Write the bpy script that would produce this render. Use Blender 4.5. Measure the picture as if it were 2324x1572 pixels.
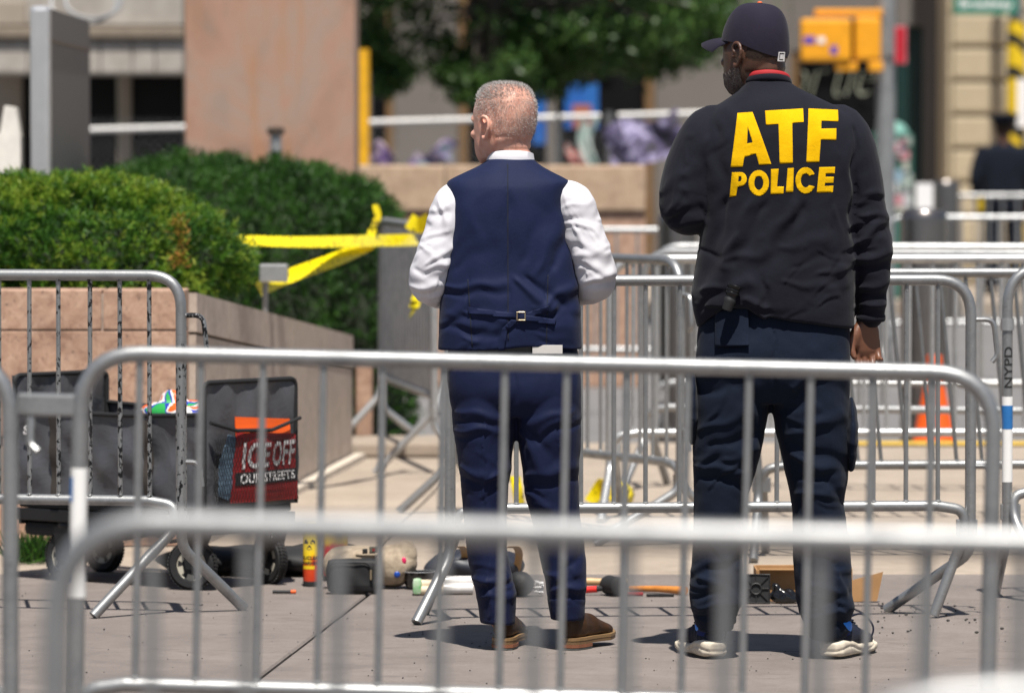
import bpy, bmesh, math, random
import numpy as np
from mathutils import Vector, Matrix
from mathutils.bvhtree import BVHTree
PI = math.pi; rad = math.radians
for o in list(bpy.data.objects): bpy.data.objects.remove(o)
S = bpy.context.scene
COL = S.collection
# ---------------------------------------------------------------- camera
HC = 1.6; FPX = 2324 * 200 / 36.0; PITCH = math.atan(495 / FPX)
cam_d = bpy.data.cameras.new('camera'); cam = bpy.data.objects.new('camera', cam_d); COL.objects.link(cam)
cam.location = (0, 0, HC); cam.rotation_euler = (PI / 2 - PITCH, 0, 0)
cam_d.lens = 200; cam_d.sensor_width = 36; cam_d.clip_end = 600; cam_d.clip_start = 0.1
cam_d.dof.use_dof = True; cam_d.dof.focus_distance = 17.5; cam_d.dof.aperture_fstop = 4.1
S.camera = cam
# ---------------------------------------------------------------- light
W = bpy.data.worlds.new('World'); S.world = W; W.use_nodes = True
wn_ = W.node_tree.nodes; sky = wn_.new('ShaderNodeTexSky'); sky.sky_type = 'NISHITA'; sky.sun_disc = False
SUN = Vector((0.05, -0.43, 1.0)).normalized()          # direction towards the sun
sky.sun_elevation = math.asin(SUN.z); sky.sun_rotation = math.atan2(SUN.x, SUN.y)
W.node_tree.links.new(sky.outputs[0], wn_['Background'].inputs[0]); wn_['Background'].inputs[1].default_value = 0.05
sl = bpy.data.lights.new('sun', 'SUN'); sl.energy = 5.0; sl.angle = rad(0.55); sl.color = (1, 0.955, 0.88)
so = bpy.data.objects.new('sun', sl); COL.objects.link(so); so.rotation_euler = (-SUN).to_track_quat('-Z', 'Y').to_euler(); so.location = (0, 10, 30)
S.view_settings.view_transform = 'Standard'; S.view_settings.look = 'None'; S.view_settings.gamma = 1.0; S.view_settings.exposure = 0.62
S.render.engine = 'CYCLES'
# ---------------------------------------------------------------- pixel helpers (photo at 2324 x 1572)
FWD = Vector((0, math.cos(PITCH), -math.sin(PITCH))); UP = Vector((0, math.sin(PITCH), math.cos(PITCH)))
def ray(u, v): return FWD + Vector(((u - 1162) / FPX, 0, 0)) + UP * ((786 - v) / FPX)
def P(u, v, d):
    r = ray(u, v); return Vector((0, 0, HC)) + r * (d / r.y)
def G(u, v, z=0.0):
    r = ray(u, v); return Vector((0, 0, HC)) + r * ((z - HC) / r.z)
def X(u, d): return P(u, 291, d).x
def Z(v, d): return P(1162, v, d).z
# ---------------------------------------------------------------- materials
def lin(c): return tuple(((x / 12.92) if x <= .04045 else ((x + .055) / 1.055) ** 2.4) for x in c)
class NT:
    def __init__(s, name):
        s.m = bpy.data.materials.new(name); s.m.use_nodes = True; s.t = s.m.node_tree; s.n = s.t.nodes; s.b = s.n['Principled BSDF']
        s.pos = s.n.new('ShaderNodeNewGeometry').outputs['Position']
    def L(s, a, b): s.t.links.new(a, b)
    def obj(s):
        return s.n.new('ShaderNodeTexCoord').outputs['Object']
    def noise(s, scale=5, detail=4, rough=.6, vec=None, stretch=None, dist=0):
        n = s.n.new('ShaderNodeTexNoise'); n.inputs['Scale'].default_value = scale; n.inputs['Detail'].default_value = detail; n.inputs['Roughness'].default_value = rough
        n.inputs['Distortion'].default_value = dist
        v = vec or s.pos
        if stretch:
            mp = s.n.new('ShaderNodeMapping'); mp.inputs['Scale'].default_value = stretch; s.L(v, mp.inputs[0]); v = mp.outputs[0]
        s.L(v, n.inputs['Vector']); return n.outputs['Fac']
    def ramp(s, fac, stops):
        r = s.n.new('ShaderNodeValToRGB'); s.L(fac, r.inputs[0]); e = r.color_ramp.elements
        while len(e) < len(stops): e.new(.5)
        for i, (p, c) in enumerate(stops):
            e[i].position = p; e[i].color = (*c, 1) if not isinstance(c, (int, float)) else (c, c, c, 1)
        return r.outputs[0]
    def mix(s, fac, a, b, mode='MIX'):
        m = s.n.new('ShaderNodeMix'); m.data_type = 'RGBA'; m.blend_type = mode
        for sock, val in ((m.inputs['Factor'], fac), (m.inputs[6], a), (m.inputs[7], b)):
            if isinstance(val, (int, float)): sock.default_value = val
            elif isinstance(val, tuple): sock.default_value = (*val, 1) if len(val) == 3 else val
            else: s.L(val, sock)
        return m.outputs[2]
    def bump(s, h, strength=.3, dist=.01):
        b = s.n.new('ShaderNodeBump'); b.inputs['Strength'].default_value = strength; b.inputs['Distance'].default_value = dist
        s.L(h, b.inputs['Height'])
        if s.b.inputs['Normal'].is_linked: s.L(s.b.inputs['Normal'].links[0].from_socket, b.inputs['Normal'])
        s.L(b.outputs[0], s.b.inputs['Normal'])
    def col(s, c):
        if isinstance(c, tuple): s.b.inputs['Base Color'].default_value = (*c, 1)
        else: s.L(c, s.b.inputs['Base Color'])
    def set(s, rough=.6, metal=0, spec=.5, **k):
        s.b.inputs['Roughness'].default_value = rough; s.b.inputs['Metallic'].default_value = metal; s.b.inputs['Specular IOR Level'].default_value = spec
        for a, b in k.items(): s.b.inputs[a.replace('_', ' ')].default_value = b
        return s
def mat(name, c, rough=.6, metal=0, var=.18, scale=8, bump=0, bscale=60, spec=.5, c2=None, **k):
    t = NT(name); c2 = c2 or tuple(x * (1 - var) for x in c); hi = tuple(min(1, x * (1 + var * .6)) for x in c)
    f = t.noise(scale, 5, .65); t.col(t.ramp(f, [(.3, c2), (.72, hi)])); t.set(rough, metal, spec, **k)
    if bump: t.bump(t.noise(bscale, 4), bump, .004)
    return t.m
M = {}
def galv(name, base=.42, chips=0, chipc=(.02, .02, .022)):
    t = NT(name); f = t.noise(14, 6, .7); c = t.ramp(f, [(.28, (base * .72, base * .74, base * .76)), (.5, (base, base * 1.01, base * 1.02)), (.75, (base * 1.18, base * 1.19, base * 1.2))])
    g = t.noise(130, 3, .7); c = t.mix(t.ramp(g, [(.62, 0.0), (.70, .55)]), c, (base * 1.7, base * 1.7, base * 1.7))
    d = t.noise(55, 4, .7); c = t.mix(t.ramp(d, [(.66, 0.0), (.72, .75)]), c, (.09, .085, .08))
    sc = t.noise(24, 5, .75, stretch=(1, 1, 4)); c = t.mix(t.ramp(sc, [(.60, 0.0), (.70, .5)]), c, (base * .45, base * .42, base * .38))
    if chips:
        h = t.noise(75, 5, .6, stretch=(1, 1, .6)); k = t.noise(2.2, 2, .5)
        hh = t.n.new('ShaderNodeMath'); hh.operation = 'ADD'; t.L(h, hh.inputs[0]); kk = t.n.new('ShaderNodeMath'); kk.operation = 'MULTIPLY'; t.L(k, kk.inputs[0]); kk.inputs[1].default_value = .35; t.L(kk.outputs[0], hh.inputs[1])
        c = t.mix(t.ramp(hh.outputs[0], [(.735, 0.0), (.745, 1.0)]), c, chipc)
    t.col(c); t.set(.42, .72); r = t.ramp(f, [(.3, .52), (.7, .36)]); t.L(r, t.b.inputs['Roughness']); t.bump(t.noise(90, 4), .18, .002); return t.m
M['galv'] = galv('galvanised', .30); M['galv_dark'] = galv('galvanised_dull', .22); M['galv_chip'] = galv('galvanised_chipped', .29, 1); M['galv_far'] = galv('galvanised_bright', .42); M['galv_near'] = galv('galvanised_pale', .30)
def mk_paving(name, c1, c2, spk=.5):
    t = NT(name); f = t.noise(1.3, 5, .6); c = t.ramp(f, [(.3, c1), (.7, c2)])
    g = t.noise(9, 5, .7); c = t.mix(t.ramp(g, [(.35, .35), (.6, 0.0)]), c, tuple(x * .62 for x in c1))
    s1 = t.noise(420, 2, .5); c = t.mix(t.ramp(s1, [(.60, 0.0), (.66, spk)]), c, tuple(min(1, x * 1.9) for x in c2))
    s2 = t.noise(300, 2, .5); c = t.mix(t.ramp(s2, [(.62, 0.0), (.68, spk * 1.2)]), c, tuple(x * .4 for x in c1))
    st = t.noise(2.2, 4, .7, stretch=(1, 2.5, 1)); c = t.mix(t.ramp(st, [(.60, 0.0), (.64, .30)]), c, tuple(x * .55 for x in c1))
    vo = t.n.new('ShaderNodeTexVoronoi'); vo.inputs['Scale'].default_value = 3.1; t.L(t.pos, vo.inputs['Vector']); c = t.mix(t.ramp(vo.outputs['Distance'], [(.045, .55), (.06, 0.0)]), c, tuple(x * .35 for x in c1))
    bl = t.noise(.8, 5, .7, dist=1.0); c = t.mix(t.ramp(bl, [(.52, 0.0), (.66, .35)]), c, tuple(x * .6 for x in c1))
    t.col(c); t.set(.82, 0, .35); t.bump(t.noise(260, 3), .35, .003); t.bump(t.noise(6, 4), .2, .01); return t.m
M['pave'] = mk_paving('bluestone_paving', (.150, .127, .116), (.205, .176, .160))
M['conc'] = mk_paving('tan_concrete', (.295, .240, .190), (.365, .303, .245), .25)
M['joint'] = mat('joint_filler', (.07, .06, .052), .95)
M['asphalt'] = mat('asphalt', (.15, .145, .145), .9, var=.2, scale=3, bump=.3, bscale=150)
def granite(name, a, b, c, k=1.0):
    t = NT(name); f = t.noise(22, 7, .72, dist=.6); col = t.ramp(f, [(.32, a), (.47, b), (.66, c)])
    g = t.noise(48, 5, .75, dist=.8); col = t.mix(t.ramp(g, [(.33, .85 * k), (.43, 0.0)]), col, (.07, .055, .045))
    w = t.noise(7, 4, .6, stretch=(1, 1, 1)); col = t.mix(t.ramp(w, [(.35, .30), (.55, 0.0)]), col, tuple(x * .55 for x in a))
    t.col(col); t.set(.62, 0, .4); t.bump(t.noise(120, 3), .15, .002); return t.m
M['granite'] = granite('pink_granite', (.25, .145, .10), (.39, .24, .168), (.50, .335, .245))
M['granite_g'] = granite('grey_granite', (.34, .27, .225), (.43, .35, .295), (.50, .42, .36), .5)  # planter side: grey look of its grazing light put into the stone colour
M['granite_b'] = granite('beige_stone', (.33, .225, .15), (.42, .295, .20), (.47, .345, .245), .35)
def pillar_mat():
    t = NT('stained_pink_stone'); f = t.noise(1.6, 6, .62, dist=1.2); c = t.ramp(f, [(.30, (.27, .16, .115)), (.46, (.36, .215, .155)), (.60, (.33, .235, .185)), (.74, (.40, .19, .125))])
    g = t.noise(5, 6, .7, dist=.8, stretch=(1, 1, .6)); c = t.mix(t.ramp(g, [(.32, .55), (.5, 0.0)]), c, (.24, .195, .16))
    st = t.noise(2.6, 5, .65, stretch=(2.2, 1, .22)); c = t.mix(t.ramp(st, [(.55, 0.0), (.68, .6)]), c, (.38, .17, .065))
    t.col(c); t.set(.6, 0, .4); return t.m
M['pillar'] = pillar_mat()
# ---------------------------------------------------------------- mesh helpers
class MB:
    def __init__(s): s.v = []; s.f = []
    def add(s, v, f):
        k = len(s.v); s.v += [tuple(p) for p in v]; s.f += [tuple(i + k for i in q) for q in f]; return s
    def box(s, lo, hi, mtx=None):
        (a, b, c), (d, e, f) = lo, hi
        v = [Vector(p) for p in ((a, b, c), (d, b, c), (d, e, c), (a, e, c), (a, b, f), (d, b, f), (d, e, f), (a, e, f))]
        if mtx: v = [mtx @ p for p in v]
        return s.add(v, [(0, 3, 2, 1), (4, 5, 6, 7), (0, 1, 5, 4), (1, 2, 6, 5), (2, 3, 7, 6), (3, 0, 4, 7)])
    def bbox(s, lo, hi, bev=.01):      # chamfered box
        bm = bmesh.new(); bmesh.ops.create_cube(bm, size=1)
        for q in bm.verts: q.co = Vector([lo[i] + (hi[i] - lo[i]) * (q.co[i] + .5) for i in range(3)])
        bmesh.ops.bevel(bm, geom=list(bm.edges), offset=bev, segments=2, affect='EDGES', profile=.6)
        bm.verts.ensure_lookup_table(); bm.verts.index_update()
        s.add([q.co for q in bm.verts], [[q.index for q in f.verts] for f in bm.faces]); bm.free(); return s
    def tube(s, pts, r, n=10, caps=True, ell=None):
        pts = [Vector(p) for p in pts]; N = len(pts); rr = r if isinstance(r, (list, tuple)) else [r] * N
        t0 = (pts[1] - pts[0]).normalized(); a = Vector((0, 0, 1)) if abs(t0.z) < .9 else Vector((0, 1, 0))
        a = (a - t0 * a.dot(t0)).normalized(); V = []; F = []
        for i in range(N):
            t = (pts[min(i + 1, N - 1)] - pts[max(i - 1, 0)]).normalized(); a = (a - t * a.dot(t)).normalized(); b = t.cross(a)
            for k in range(n):
                w = 2 * PI * k / n; e = ell or (1, 1)
                V.append(pts[i] + (a * math.cos(w) * e[0] + b * math.sin(w) * e[1]) * rr[i])
        for i in range(N - 1):
            for k in range(n):
                k2 = (k + 1) % n; F.append((i * n + k, i * n + k2, (i + 1) * n + k2, (i + 1) * n + k))
        if caps: F.append(tuple(range(n - 1, -1, -1))); F.append(tuple((N - 1) * n + k for k in range(n)))
        return s.add(V, F)
    def lathe(s, prof, n=20, mtx=None):
        V = []; F = []; m = mtx or Matrix()
        for (r, z) in prof:
            for k in range(n): V.append(m @ Vector((r * math.cos(2 * PI * k / n), r * math.sin(2 * PI * k / n), z)))
        for i in range(len(prof) - 1):
            for k in range(n): k2 = (k + 1) % n; F.append((i * n + k, i * n + k2, (i + 1) * n + k2, (i + 1) * n + k))
        F.append(tuple(range(n - 1, -1, -1))); F.append(tuple((len(prof) - 1) * n + k for k in range(n)))
        return s.add(V, F)
    def ell(s, c, r, n=14, m=8, mtx=None):
        prof = [(max(math.sin(PI * i / m), .02), -math.cos(PI * i / m)) for i in range(m + 1)]
        T = Matrix.Translation(c) @ (mtx or Matrix()) @ Matrix.Diagonal((*r, 1)); return s.lathe(prof, n, T)
    def prism(s, poly, y0, y1, mtx=None):       # poly in x,z extruded along y
        n = len(poly); m = mtx or Matrix(); V = [m @ Vector((x, y0, z)) for x, z in poly] + [m @ Vector((x, y1, z)) for x, z in poly]
        return s.add(V, [tuple(range(n)), tuple(range(2 * n - 1, n - 1, -1))] + [(i, i + n, (i + 1) % n + n, (i + 1) % n) for i in range(n)])
    def strip(s, pts, width_dirs, th=.0015):
        V = []; F = []; n = len(pts)
        for i, (p, w) in enumerate(zip(pts, width_dirs)):
            p = Vector(p); w = Vector(w); t = (Vector(pts[min(i + 1, n - 1)]) - Vector(pts[max(i - 1, 0)])).normalized(); nn = t.cross(w.normalized()) * th
            V += [p - w - nn, p + w - nn, p + w + nn, p - w + nn]
        for i in range(n - 1):
            for k in range(4): a = i * 4 + k; b = i * 4 + (k + 1) % 4; F.append((a, b, b + 4, a + 4))
        F += [(3, 2, 1, 0), tuple((n - 1) * 4 + k for k in range(4))]
        return s.add(V, F)
    def mesh(s, name, smooth=False):
        me = bpy.data.meshes.new(name); me.from_pydata(s.v, [], s.f)
        bm = bmesh.new(); bm.from_mesh(me); bmesh.ops.recalc_face_normals(bm, faces=bm.faces); bm.to_mesh(me); bm.free()
        if smooth:
            me.polygons.foreach_set('use_smooth', [True] * len(me.polygons))
            me.set_sharp_from_angle(angle=rad(smooth if smooth > 1 else 40))
        return me
def obj(name, geo, m, parent=None, smooth=False, loc=None, rot=None):
    me = geo.mesh(name, smooth) if isinstance(geo, MB) else geo
    o = bpy.data.objects.new(name, me); COL.objects.link(o)
    if m is not None and not me.materials: me.materials.append(M[m] if isinstance(m, str) else m)
    if parent: o.parent = parent
    if loc is not None: o.location = loc
    if rot is not None: o.rotation_euler = rot
    return o
def tag(o, label=None, cat=None, group=None, kind=None):
    for k, v in (('label', label), ('category', cat), ('group', group), ('kind', kind)):
        if v: o[k] = v
    return o
def empty(name, loc, label, cat, group=None, rot=(0, 0, 0)):
    o = bpy.data.objects.new(name, None); COL.objects.link(o); o.location = loc; o.rotation_euler = rot; o.empty_display_size = .1; return tag(o, label, cat, group)
def rounded(pts, r, seg=6):
    pts = [Vector(p) for p in pts]; out = [pts[0]]
    for i in range(1, len(pts) - 1):
        a, b, c = pts[i - 1], pts[i], pts[i + 1]; d1 = (a - b); d2 = (c - b); rr = min(r, d1.length * .48, d2.length * .48)
        p1 = b + d1.normalized() * rr; p2 = b + d2.normalized() * rr
        for k in range(seg + 1): t = k / seg; out.append(p1 * (1 - t) ** 2 + b * 2 * t * (1 - t) + p2 * t * t)
    return out + [pts[-1]]
def text_polys(s, bold=0.0, spacing=1.0, shear=0.0):
    c = bpy.data.curves.new('t', 'FONT'); c.body = s; c.size = 1; c.offset = bold; c.space_character = spacing; c.shear = shear; c.resolution_u = 4
    o = bpy.data.objects.new('t', c); COL.objects.link(o); dg = bpy.context.evaluated_depsgraph_get(); me = o.evaluated_get(dg).to_mesh()
    v = np.array([q.co[:2] for q in me.vertices]); f = [tuple(p.vertices) for p in me.polygons]
    o.evaluated_get(dg).to_mesh_clear(); bpy.data.objects.remove(o); bpy.data.curves.remove(c)
    lo, hi = v.min(0), v.max(0); return (v - lo) / (hi - lo), f
def text_bm(s, quad, bold=0, step=None, spacing=1.0, shear=0.0):
    """text fitted in the quad ((x,z) bottom-left, bottom-right, top-right, top-left) -> bmesh in the xz plane"""
    v, f = text_polys(s, bold, spacing, shear); q = [np.array(p) for p in quad]; bm = bmesh.new()
    vs = []
    for a, b in v:
        p = (1 - a) * (1 - b) * q[0] + a * (1 - b) * q[1] + a * b * q[2] + (1 - a) * b * q[3]; vs.append(bm.verts.new((p[0], 0, p[1])))
    for ff in f:
        try: bm.faces.new([vs[i] for i in ff])
        except ValueError: pass
    bmesh.ops.remove_doubles(bm, verts=bm.verts, dist=1e-5)
    if step: grid_cut(bm, step)
    return bm
def grid_cut(bm, step):
    for ax, no in ((0, (1, 0, 0)), (2, (0, 0, 1))):
        cs = [q.co[ax] for q in bm.verts]; lo, hi = min(cs), max(cs); p = lo + step
        while p < hi:
            co = [0, 0, 0]; co[ax] = p; bmesh.ops.bisect_plane(bm, geom=list(bm.verts) + list(bm.edges) + list(bm.faces), plane_co=co, plane_no=no, dist=1e-6); p += step
def poly_bm(poly, step):
    bm = bmesh.new(); bm.faces.new([bm.verts.new((x, 0, z)) for x, z in poly]); grid_cut(bm, step); return bm
def project(bm, bvh, off=.002, y0=-2, dirn=(0, 1, 0)):
    d = Vector(dirn)
    last = None
    for q in bm.verts:
        h = bvh.ray_cast(Vector((q.co.x, y0, q.co.z)), d)
        if h[0] is None: h = bvh.find_nearest(Vector((q.co.x, last if last is not None else -.1, q.co.z))); q.co = Vector((q.co.x, h[0].y - off, q.co.z))
        else: q.co.y = h[0].y - off; last = h[0].y
def bm_mesh(bm, name, thick=0):
    if thick:
        for f in bm.faces: f.normal_update()
        if sum(f.normal.y for f in bm.faces) > 0: bmesh.ops.reverse_faces(bm, faces=bm.faces)
        g = bmesh.ops.extrude_face_region(bm, geom=list(bm.faces)); nv = [e for e in g['geom'] if isinstance(e, bmesh.types.BMVert)]
        for q in nv: q.co.y -= thick
    me = bpy.data.meshes.new(name); bm.to_mesh(me); bm.free(); return me
# ================================================================ SETTING
rng = np.random.default_rng(4); R = random.Random(7)
# near paving: separate slabs over a joint bed
pv = obj('pavement', MB().box((-9, 3, -.30), (9, 20.45, -.035)), 'joint'); tag(pv, kind='structure')
def slabs(parent, xs, ys, sh, yref, m, zt=0.0, gap=.006, jit=.002, ymax=None):
    for i in range(len(xs) - 1):
        for j in range(len(ys) - 1):
            x0, x1, y0, y1 = xs[i] + gap, xs[i + 1] - gap, ys[j] + gap, ys[j + 1] - gap
            s = lambda x, y: x + sh * (y - yref)
            z = zt - R.random() * jit; b = MB(); e = .006
            top = [(s(x0 + e, y0), y0 + e, z), (s(x1 - e, y0), y0 + e, z), (s(x1 - e, y1), y1 - e, z), (s(x0 + e, y1), y1 - e, z)]
            mid = [(s(x0, y0), y0, z - e), (s(x1, y0), y0, z - e), (s(x1, y1), y1, z - e), (s(x0, y1), y1, z - e)]
            bot = [(p[0], p[1], zt - .034) for p in mid]
            b.add(top + mid + bot, [(0, 1, 2, 3), (4, 5, 1, 0), (5, 6, 2, 1), (6, 7, 3, 2), (7, 4, 0, 3), (8, 9, 5, 4), (9, 10, 6, 5), (10, 11, 7, 6), (11, 8, 4, 7)])
            obj('slab', b, m, parent)
slabs(pv, [-9, -6.6, -3.62, -.62, 2.38, 5.38, 9], [3, 5.4, 7.8, 10.2, 12.6, 15.0, 17.4, 20.42], .081, 18, 'pave')
sw = obj('sidewalk', MB().box((-14, 20.46, -.30), (14, 28.9, -.035)), 'joint'); tag(sw, kind='structure')
slabs(sw, [-14, -9, -6, -3.4, -.4, 2.6, 5.6, 9, 14], [20.47, 21.9, 24.3, 26.7, 28.62], .05, 24, 'conc', gap=.004)
kb = obj('kerb', MB().bbox((-14, 28.63, -.29), (14, 28.89, .004), .02), 'conc'); tag(kb, kind='structure')
M['kyel'] = mat('worn_yellow_paint', (.62, .40, .06), .7, var=.4, scale=20)
tag(obj('kerb_paint', MB().box((1.55, 28.60, .008), (9, 28.87, .012)), 'kyel', kb))
st = obj('street', MB().add([(-60, 28.9, -.13), (60, 28.9, -.13), (60, 52.5, -.13), (-60, 52.5, -.13)], [(0, 1, 2, 3)]), 'asphalt'); tag(st, kind='structure')
fs = obj('far_sidewalk', MB().add([(-150, 52.5, 0), (150, 52.5, 0), (150, 400, 0), (-150, 400, 0), (-150, 52.5, -.14), (150, 52.5, -.14)], [(0, 1, 2, 3), (4, 5, 1, 0)]), 'conc'); tag(fs, kind='structure')
gr = obj('ground', MB().add([(-300, -200, -.32), (300, -200, -.32), (300, 500, -.32), (-300, 500, -.32)], [(0, 1, 2, 3)]), 'asphalt'); tag(gr, kind='structure')
# asphalt crumbs
cr = MB()
for i in range(300):
    if i < 60: u = R.gauss(2080, 130); v = R.uniform(1370, 1440)
    else: u = R.uniform(0, 2324); v = R.uniform(1345, 1560)
    p = G(u, v); s = R.uniform(.0012, .0038) * (1.4 if i < 45 else .75)
    cr.ell((p.x, p.y, s * .5), (s * R.uniform(.8, 1.6), s * R.uniform(.8, 1.5), s * .8), 5, 3)
M['crumb'] = mat('asphalt_crumb', (.05, .045, .042), .9)
tag(obj('asphalt_crumbs', cr, 'crumb'), 'dark crumbs of asphalt scattered over the paving', 'gravel', kind='stuff')
# ---------------------------------------------------------------- planter
pl = empty('granite_planter', (X(200, 22.4), 22.2, 0), 'pink granite planter wall with grey-toned side, below the bushes', 'planter')
def wadd(name, b, m, parent, smooth=False):       # geometry given in world coordinates, parented without moving
    o = obj(name, b, m, parent, smooth)
    o.matrix_parent_inverse = Matrix.Translation(-Vector(parent.location)); return o
def plan_wall():
    dF = 21.75; c0 = Vector((X(420, dF), dF)); c1 = Vector((X(801, 27.5), 27.5)); ztop = .985; zend = .60
    rows = [(0, .42), (.42, .828), (.828, ztop)]
    xs_rows = [[-4.2, -2.6, -1.95, c0.x], [-4.2, -3.1, -2.2, c0.x], [-4.2, -2.9, X(231, dF), c0.x]]
    for (z0, z1), xs in zip(rows, xs_rows):
        for i in range(len(xs) - 1):
            b = MB().bbox((xs[i] + .004, dF + R.random() * .003, z0 + .003), (xs[i + 1] - .004, dF + .30, z1 - .004), .004); wadd('granite_block', b, 'granite', pl)
    wadd('joint_core', MB().box((-4.2, dF + .02, 0), (c0.x - .03, dF + .28, ztop - .02)), 'granite_g', pl)
    d = (c1 - c0); L = d.length; t = d / L; nrm = Vector((t.y, -t.x))
    # side face: panels with a sloping coping course
    cuts = [.31, 1.25, 2.3, 3.4, 4.6, L]
    for i in range(len(cuts) - 1):
        a, bb = cuts[i] + .004, cuts[i + 1] - .004
        for k, (fa, fb) in enumerate(((0, .80), (.80, 1.0))):
            V = []
            for s in (a, bb):
                zt = ztop + (zend - ztop) * s / L; lo = max(0, zt - .155) if k else 0; hi = zt if k else zt - .162
                for off in (0, -.28):
                    q = c0 + t * s + nrm * (off - (0 if k else .004)); V += [(q.x, q.y, lo + .002), (q.x, q.y, hi - .002)]
            # order: s0: out lo, out hi, in lo, in hi ; s1 same
            F = [(0, 1, 5, 4), (1, 3, 7, 5), (2, 6, 7, 3), (0, 4, 6, 2), (0, 2, 3, 1), (4, 5, 7, 6)]
            wadd('side_slab', MB().add(V, F), 'granite_g', pl)
    q0 = c0 + nrm * -.02; q1 = c1 + nrm * -.02
    # corner return block
    V = []
    for (z0, z1) in ((0, .42), (.42, .828), (.828, ztop)):
        pass
    # soil
    wadd('soil', MB().add([(-4.2, dF + .2, .80), (c0.x - .1, dF + .2, .80), (c1.x - .15, c1.y, .45), (c1.x - .15, 33, .40), (-7, 33, .8)], [(0, 1, 2, 3, 4)]), mat('soil', (.05, .035, .025), .95), pl)
    # light base course along the side
    V = []
    for q, h in ((c0, .03), (c1, .03)):
        a = q + nrm * .01; b_ = q + nrm * .06; V += [(a.x, a.y, 0), (b_.x, b_.y, 0), (b_.x, b_.y, h), (a.x, a.y, h)]
    wadd('base_course', MB().add(V, [(0, 1, 2, 3), (7, 6, 5, 4), (1, 5, 6, 2), (2, 6, 7, 3), (0, 4, 5, 1), (0, 3, 7, 4)]), mat('pale_stone', (.55, .48, .40), .7), pl)
    return c0, c1
PC0, PC1 = plan_wall()
# low stone step and small pink pier behind the planter
s1 = obj('stone_step', MB().bbox((X(790, 27.7), 27.62, .005), (X(1010, 27.7), 28.35, .07), .012), 'conc'); tag(s1, 'low tan stone step at the end of the planter', 'step')
s2 = obj('stone_pier', MB().bbox((X(806, 28.3), 28.36, .005), (X(843, 28.3), 28.6, .46), .012), 'granite'); tag(s2, 'short pink granite pier right of the planter end', 'pier')
# ---------------------------------------------------------------- background buildings
B = {}
M['bgrey'] = mat('grey_render', (.135, .122, .112), .8, var=.08, scale=2); M['dark'] = mat('dark_glass', (.006, .006, .007), .35, spec=.15); M['brown'] = mat('brown_timber', (.15, .085, .035), .6)
M['beige'] = mat('beige_stone_trim', (.30, .25, .20), .75, var=.1, scale=3); M['fascia'] = mat('streaked_concrete', (.36, .33, .295), .8, c2=(.25, .22, .19), scale=5)
M['cream'] = mat('cream_limestone', (.42, .345, .235), .8, var=.08); M['dgreen'] = mat('dark_green_paint', (.006, .03, .028), .4); M['blue'] = mat('blue_poster', (.006, .07, .32), .5, c2=(.012, .11, .36), scale=3)
D1 = 60
def bx(u0, u1, v0, v1, d, th, m, parent, name, proud=0, bev=.02):
    return wadd(name, MB().bbox((X(u0, d), d - proud, Z(v1, d)), (X(u1, d), d - proud + th, Z(v0, d)), bev), m, parent)
gb = empty('grey_shop_building', (X(1450, D1), D1, 0), 'grey shop building with brown timber window frames behind the tree', 'building')
# wall made of panels between openings so that the glass is really recessed
gv = 291 + FPX / D1 * 1.6
for (a, b) in ((700, 842), (895, 1040), (1486, 1795), (2096, 2150)): bx(a, b, -1400, gv, D1, .5, 'bgrey', gb, 'wall_panel')
for (a, b) in ((842, 895), (1040, 1486)): bx(a, b, -1400, -210, D1, .5, 'bgrey', gb, 'wall_panel', -.01)
bx(1795, 2032, -1400, 118, D1, .5, 'bgrey', gb, 'wall_panel', -.01); bx(2032, 2096, -1400, 60, D1, .5, 'bgrey', gb, 'wall_panel', -.012)
for (a, b, c, d) in ((842, 893, -215, gv - 20), (1042, 1240, -215, gv - 60), (1262, 1484, -215, gv - 60), (1797, 2030, 118, gv - 50)): bx(a, b, c, d, D1 + .18, .05, 'dark', gb, 'window_pane')
bx(2032, 2096, 60, gv - 8, D1 + .15, .08, 'dgreen', gb, 'door')
for (a, b) in ((876, 893), (1041, 1062), (1463, 1485)): bx(a, b, -215, gv - 4, D1 - .02, .14, 'brown', gb, 'window_frame')
bx(1240, 1262, -215, gv - 4, D1 + .02, .14, 'bgrey', gb, 'window_frame')
for (a, b, c, d) in ((842, 876, gv - 60, gv - 2), (1062, 1240, gv - 60, gv - 2), (1262, 1463, gv - 60, gv - 2), (1797, 2030, gv - 50, gv - 2)): bx(a, b, c, d, D1 + .03, .2, 'bgrey', gb, 'stall_riser')
for (a, b) in ((1795, 1812), (2016, 2030)): bx(a, b, 116, gv - 4, D1 + .03, .1, 'brown', gb, 'window_frame')
# script lettering on the shop window
bm = text_bm('onue', [(X(1786, D1), Z(222, D1)), (X(1984, D1), Z(216, D1)), (X(1990, D1), Z(150, D1)), (X(1786, D1), Z(160, D1))], -.026, shear=.35)
for q in bm.verts: q.co.y = D1 + .12
wadd('window_lettering', bm_mesh(bm, 'window_lettering', .012), mat('pale_neon_tube', (.30, .32, .25), .5), gb)
for (a, b, c, d) in ((1209, 1258, 196, 328), (1282, 1358, 190, 292)):
    o = wadd('window_poster', MB().bbox((X(a, D1), D1 + .10, Z(d, D1)), (X(b, D1), D1 + .13, Z(c, D1)), .004), 'blue', gb)
wadd('window_poster', MB().bbox((X(1300, D1), D1 + .085, Z(290, D1)), (X(1342, D1), D1 + .098, Z(238, D1)), .004), mat('rust_print', (.32, .10, .05), .6), gb)
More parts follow.
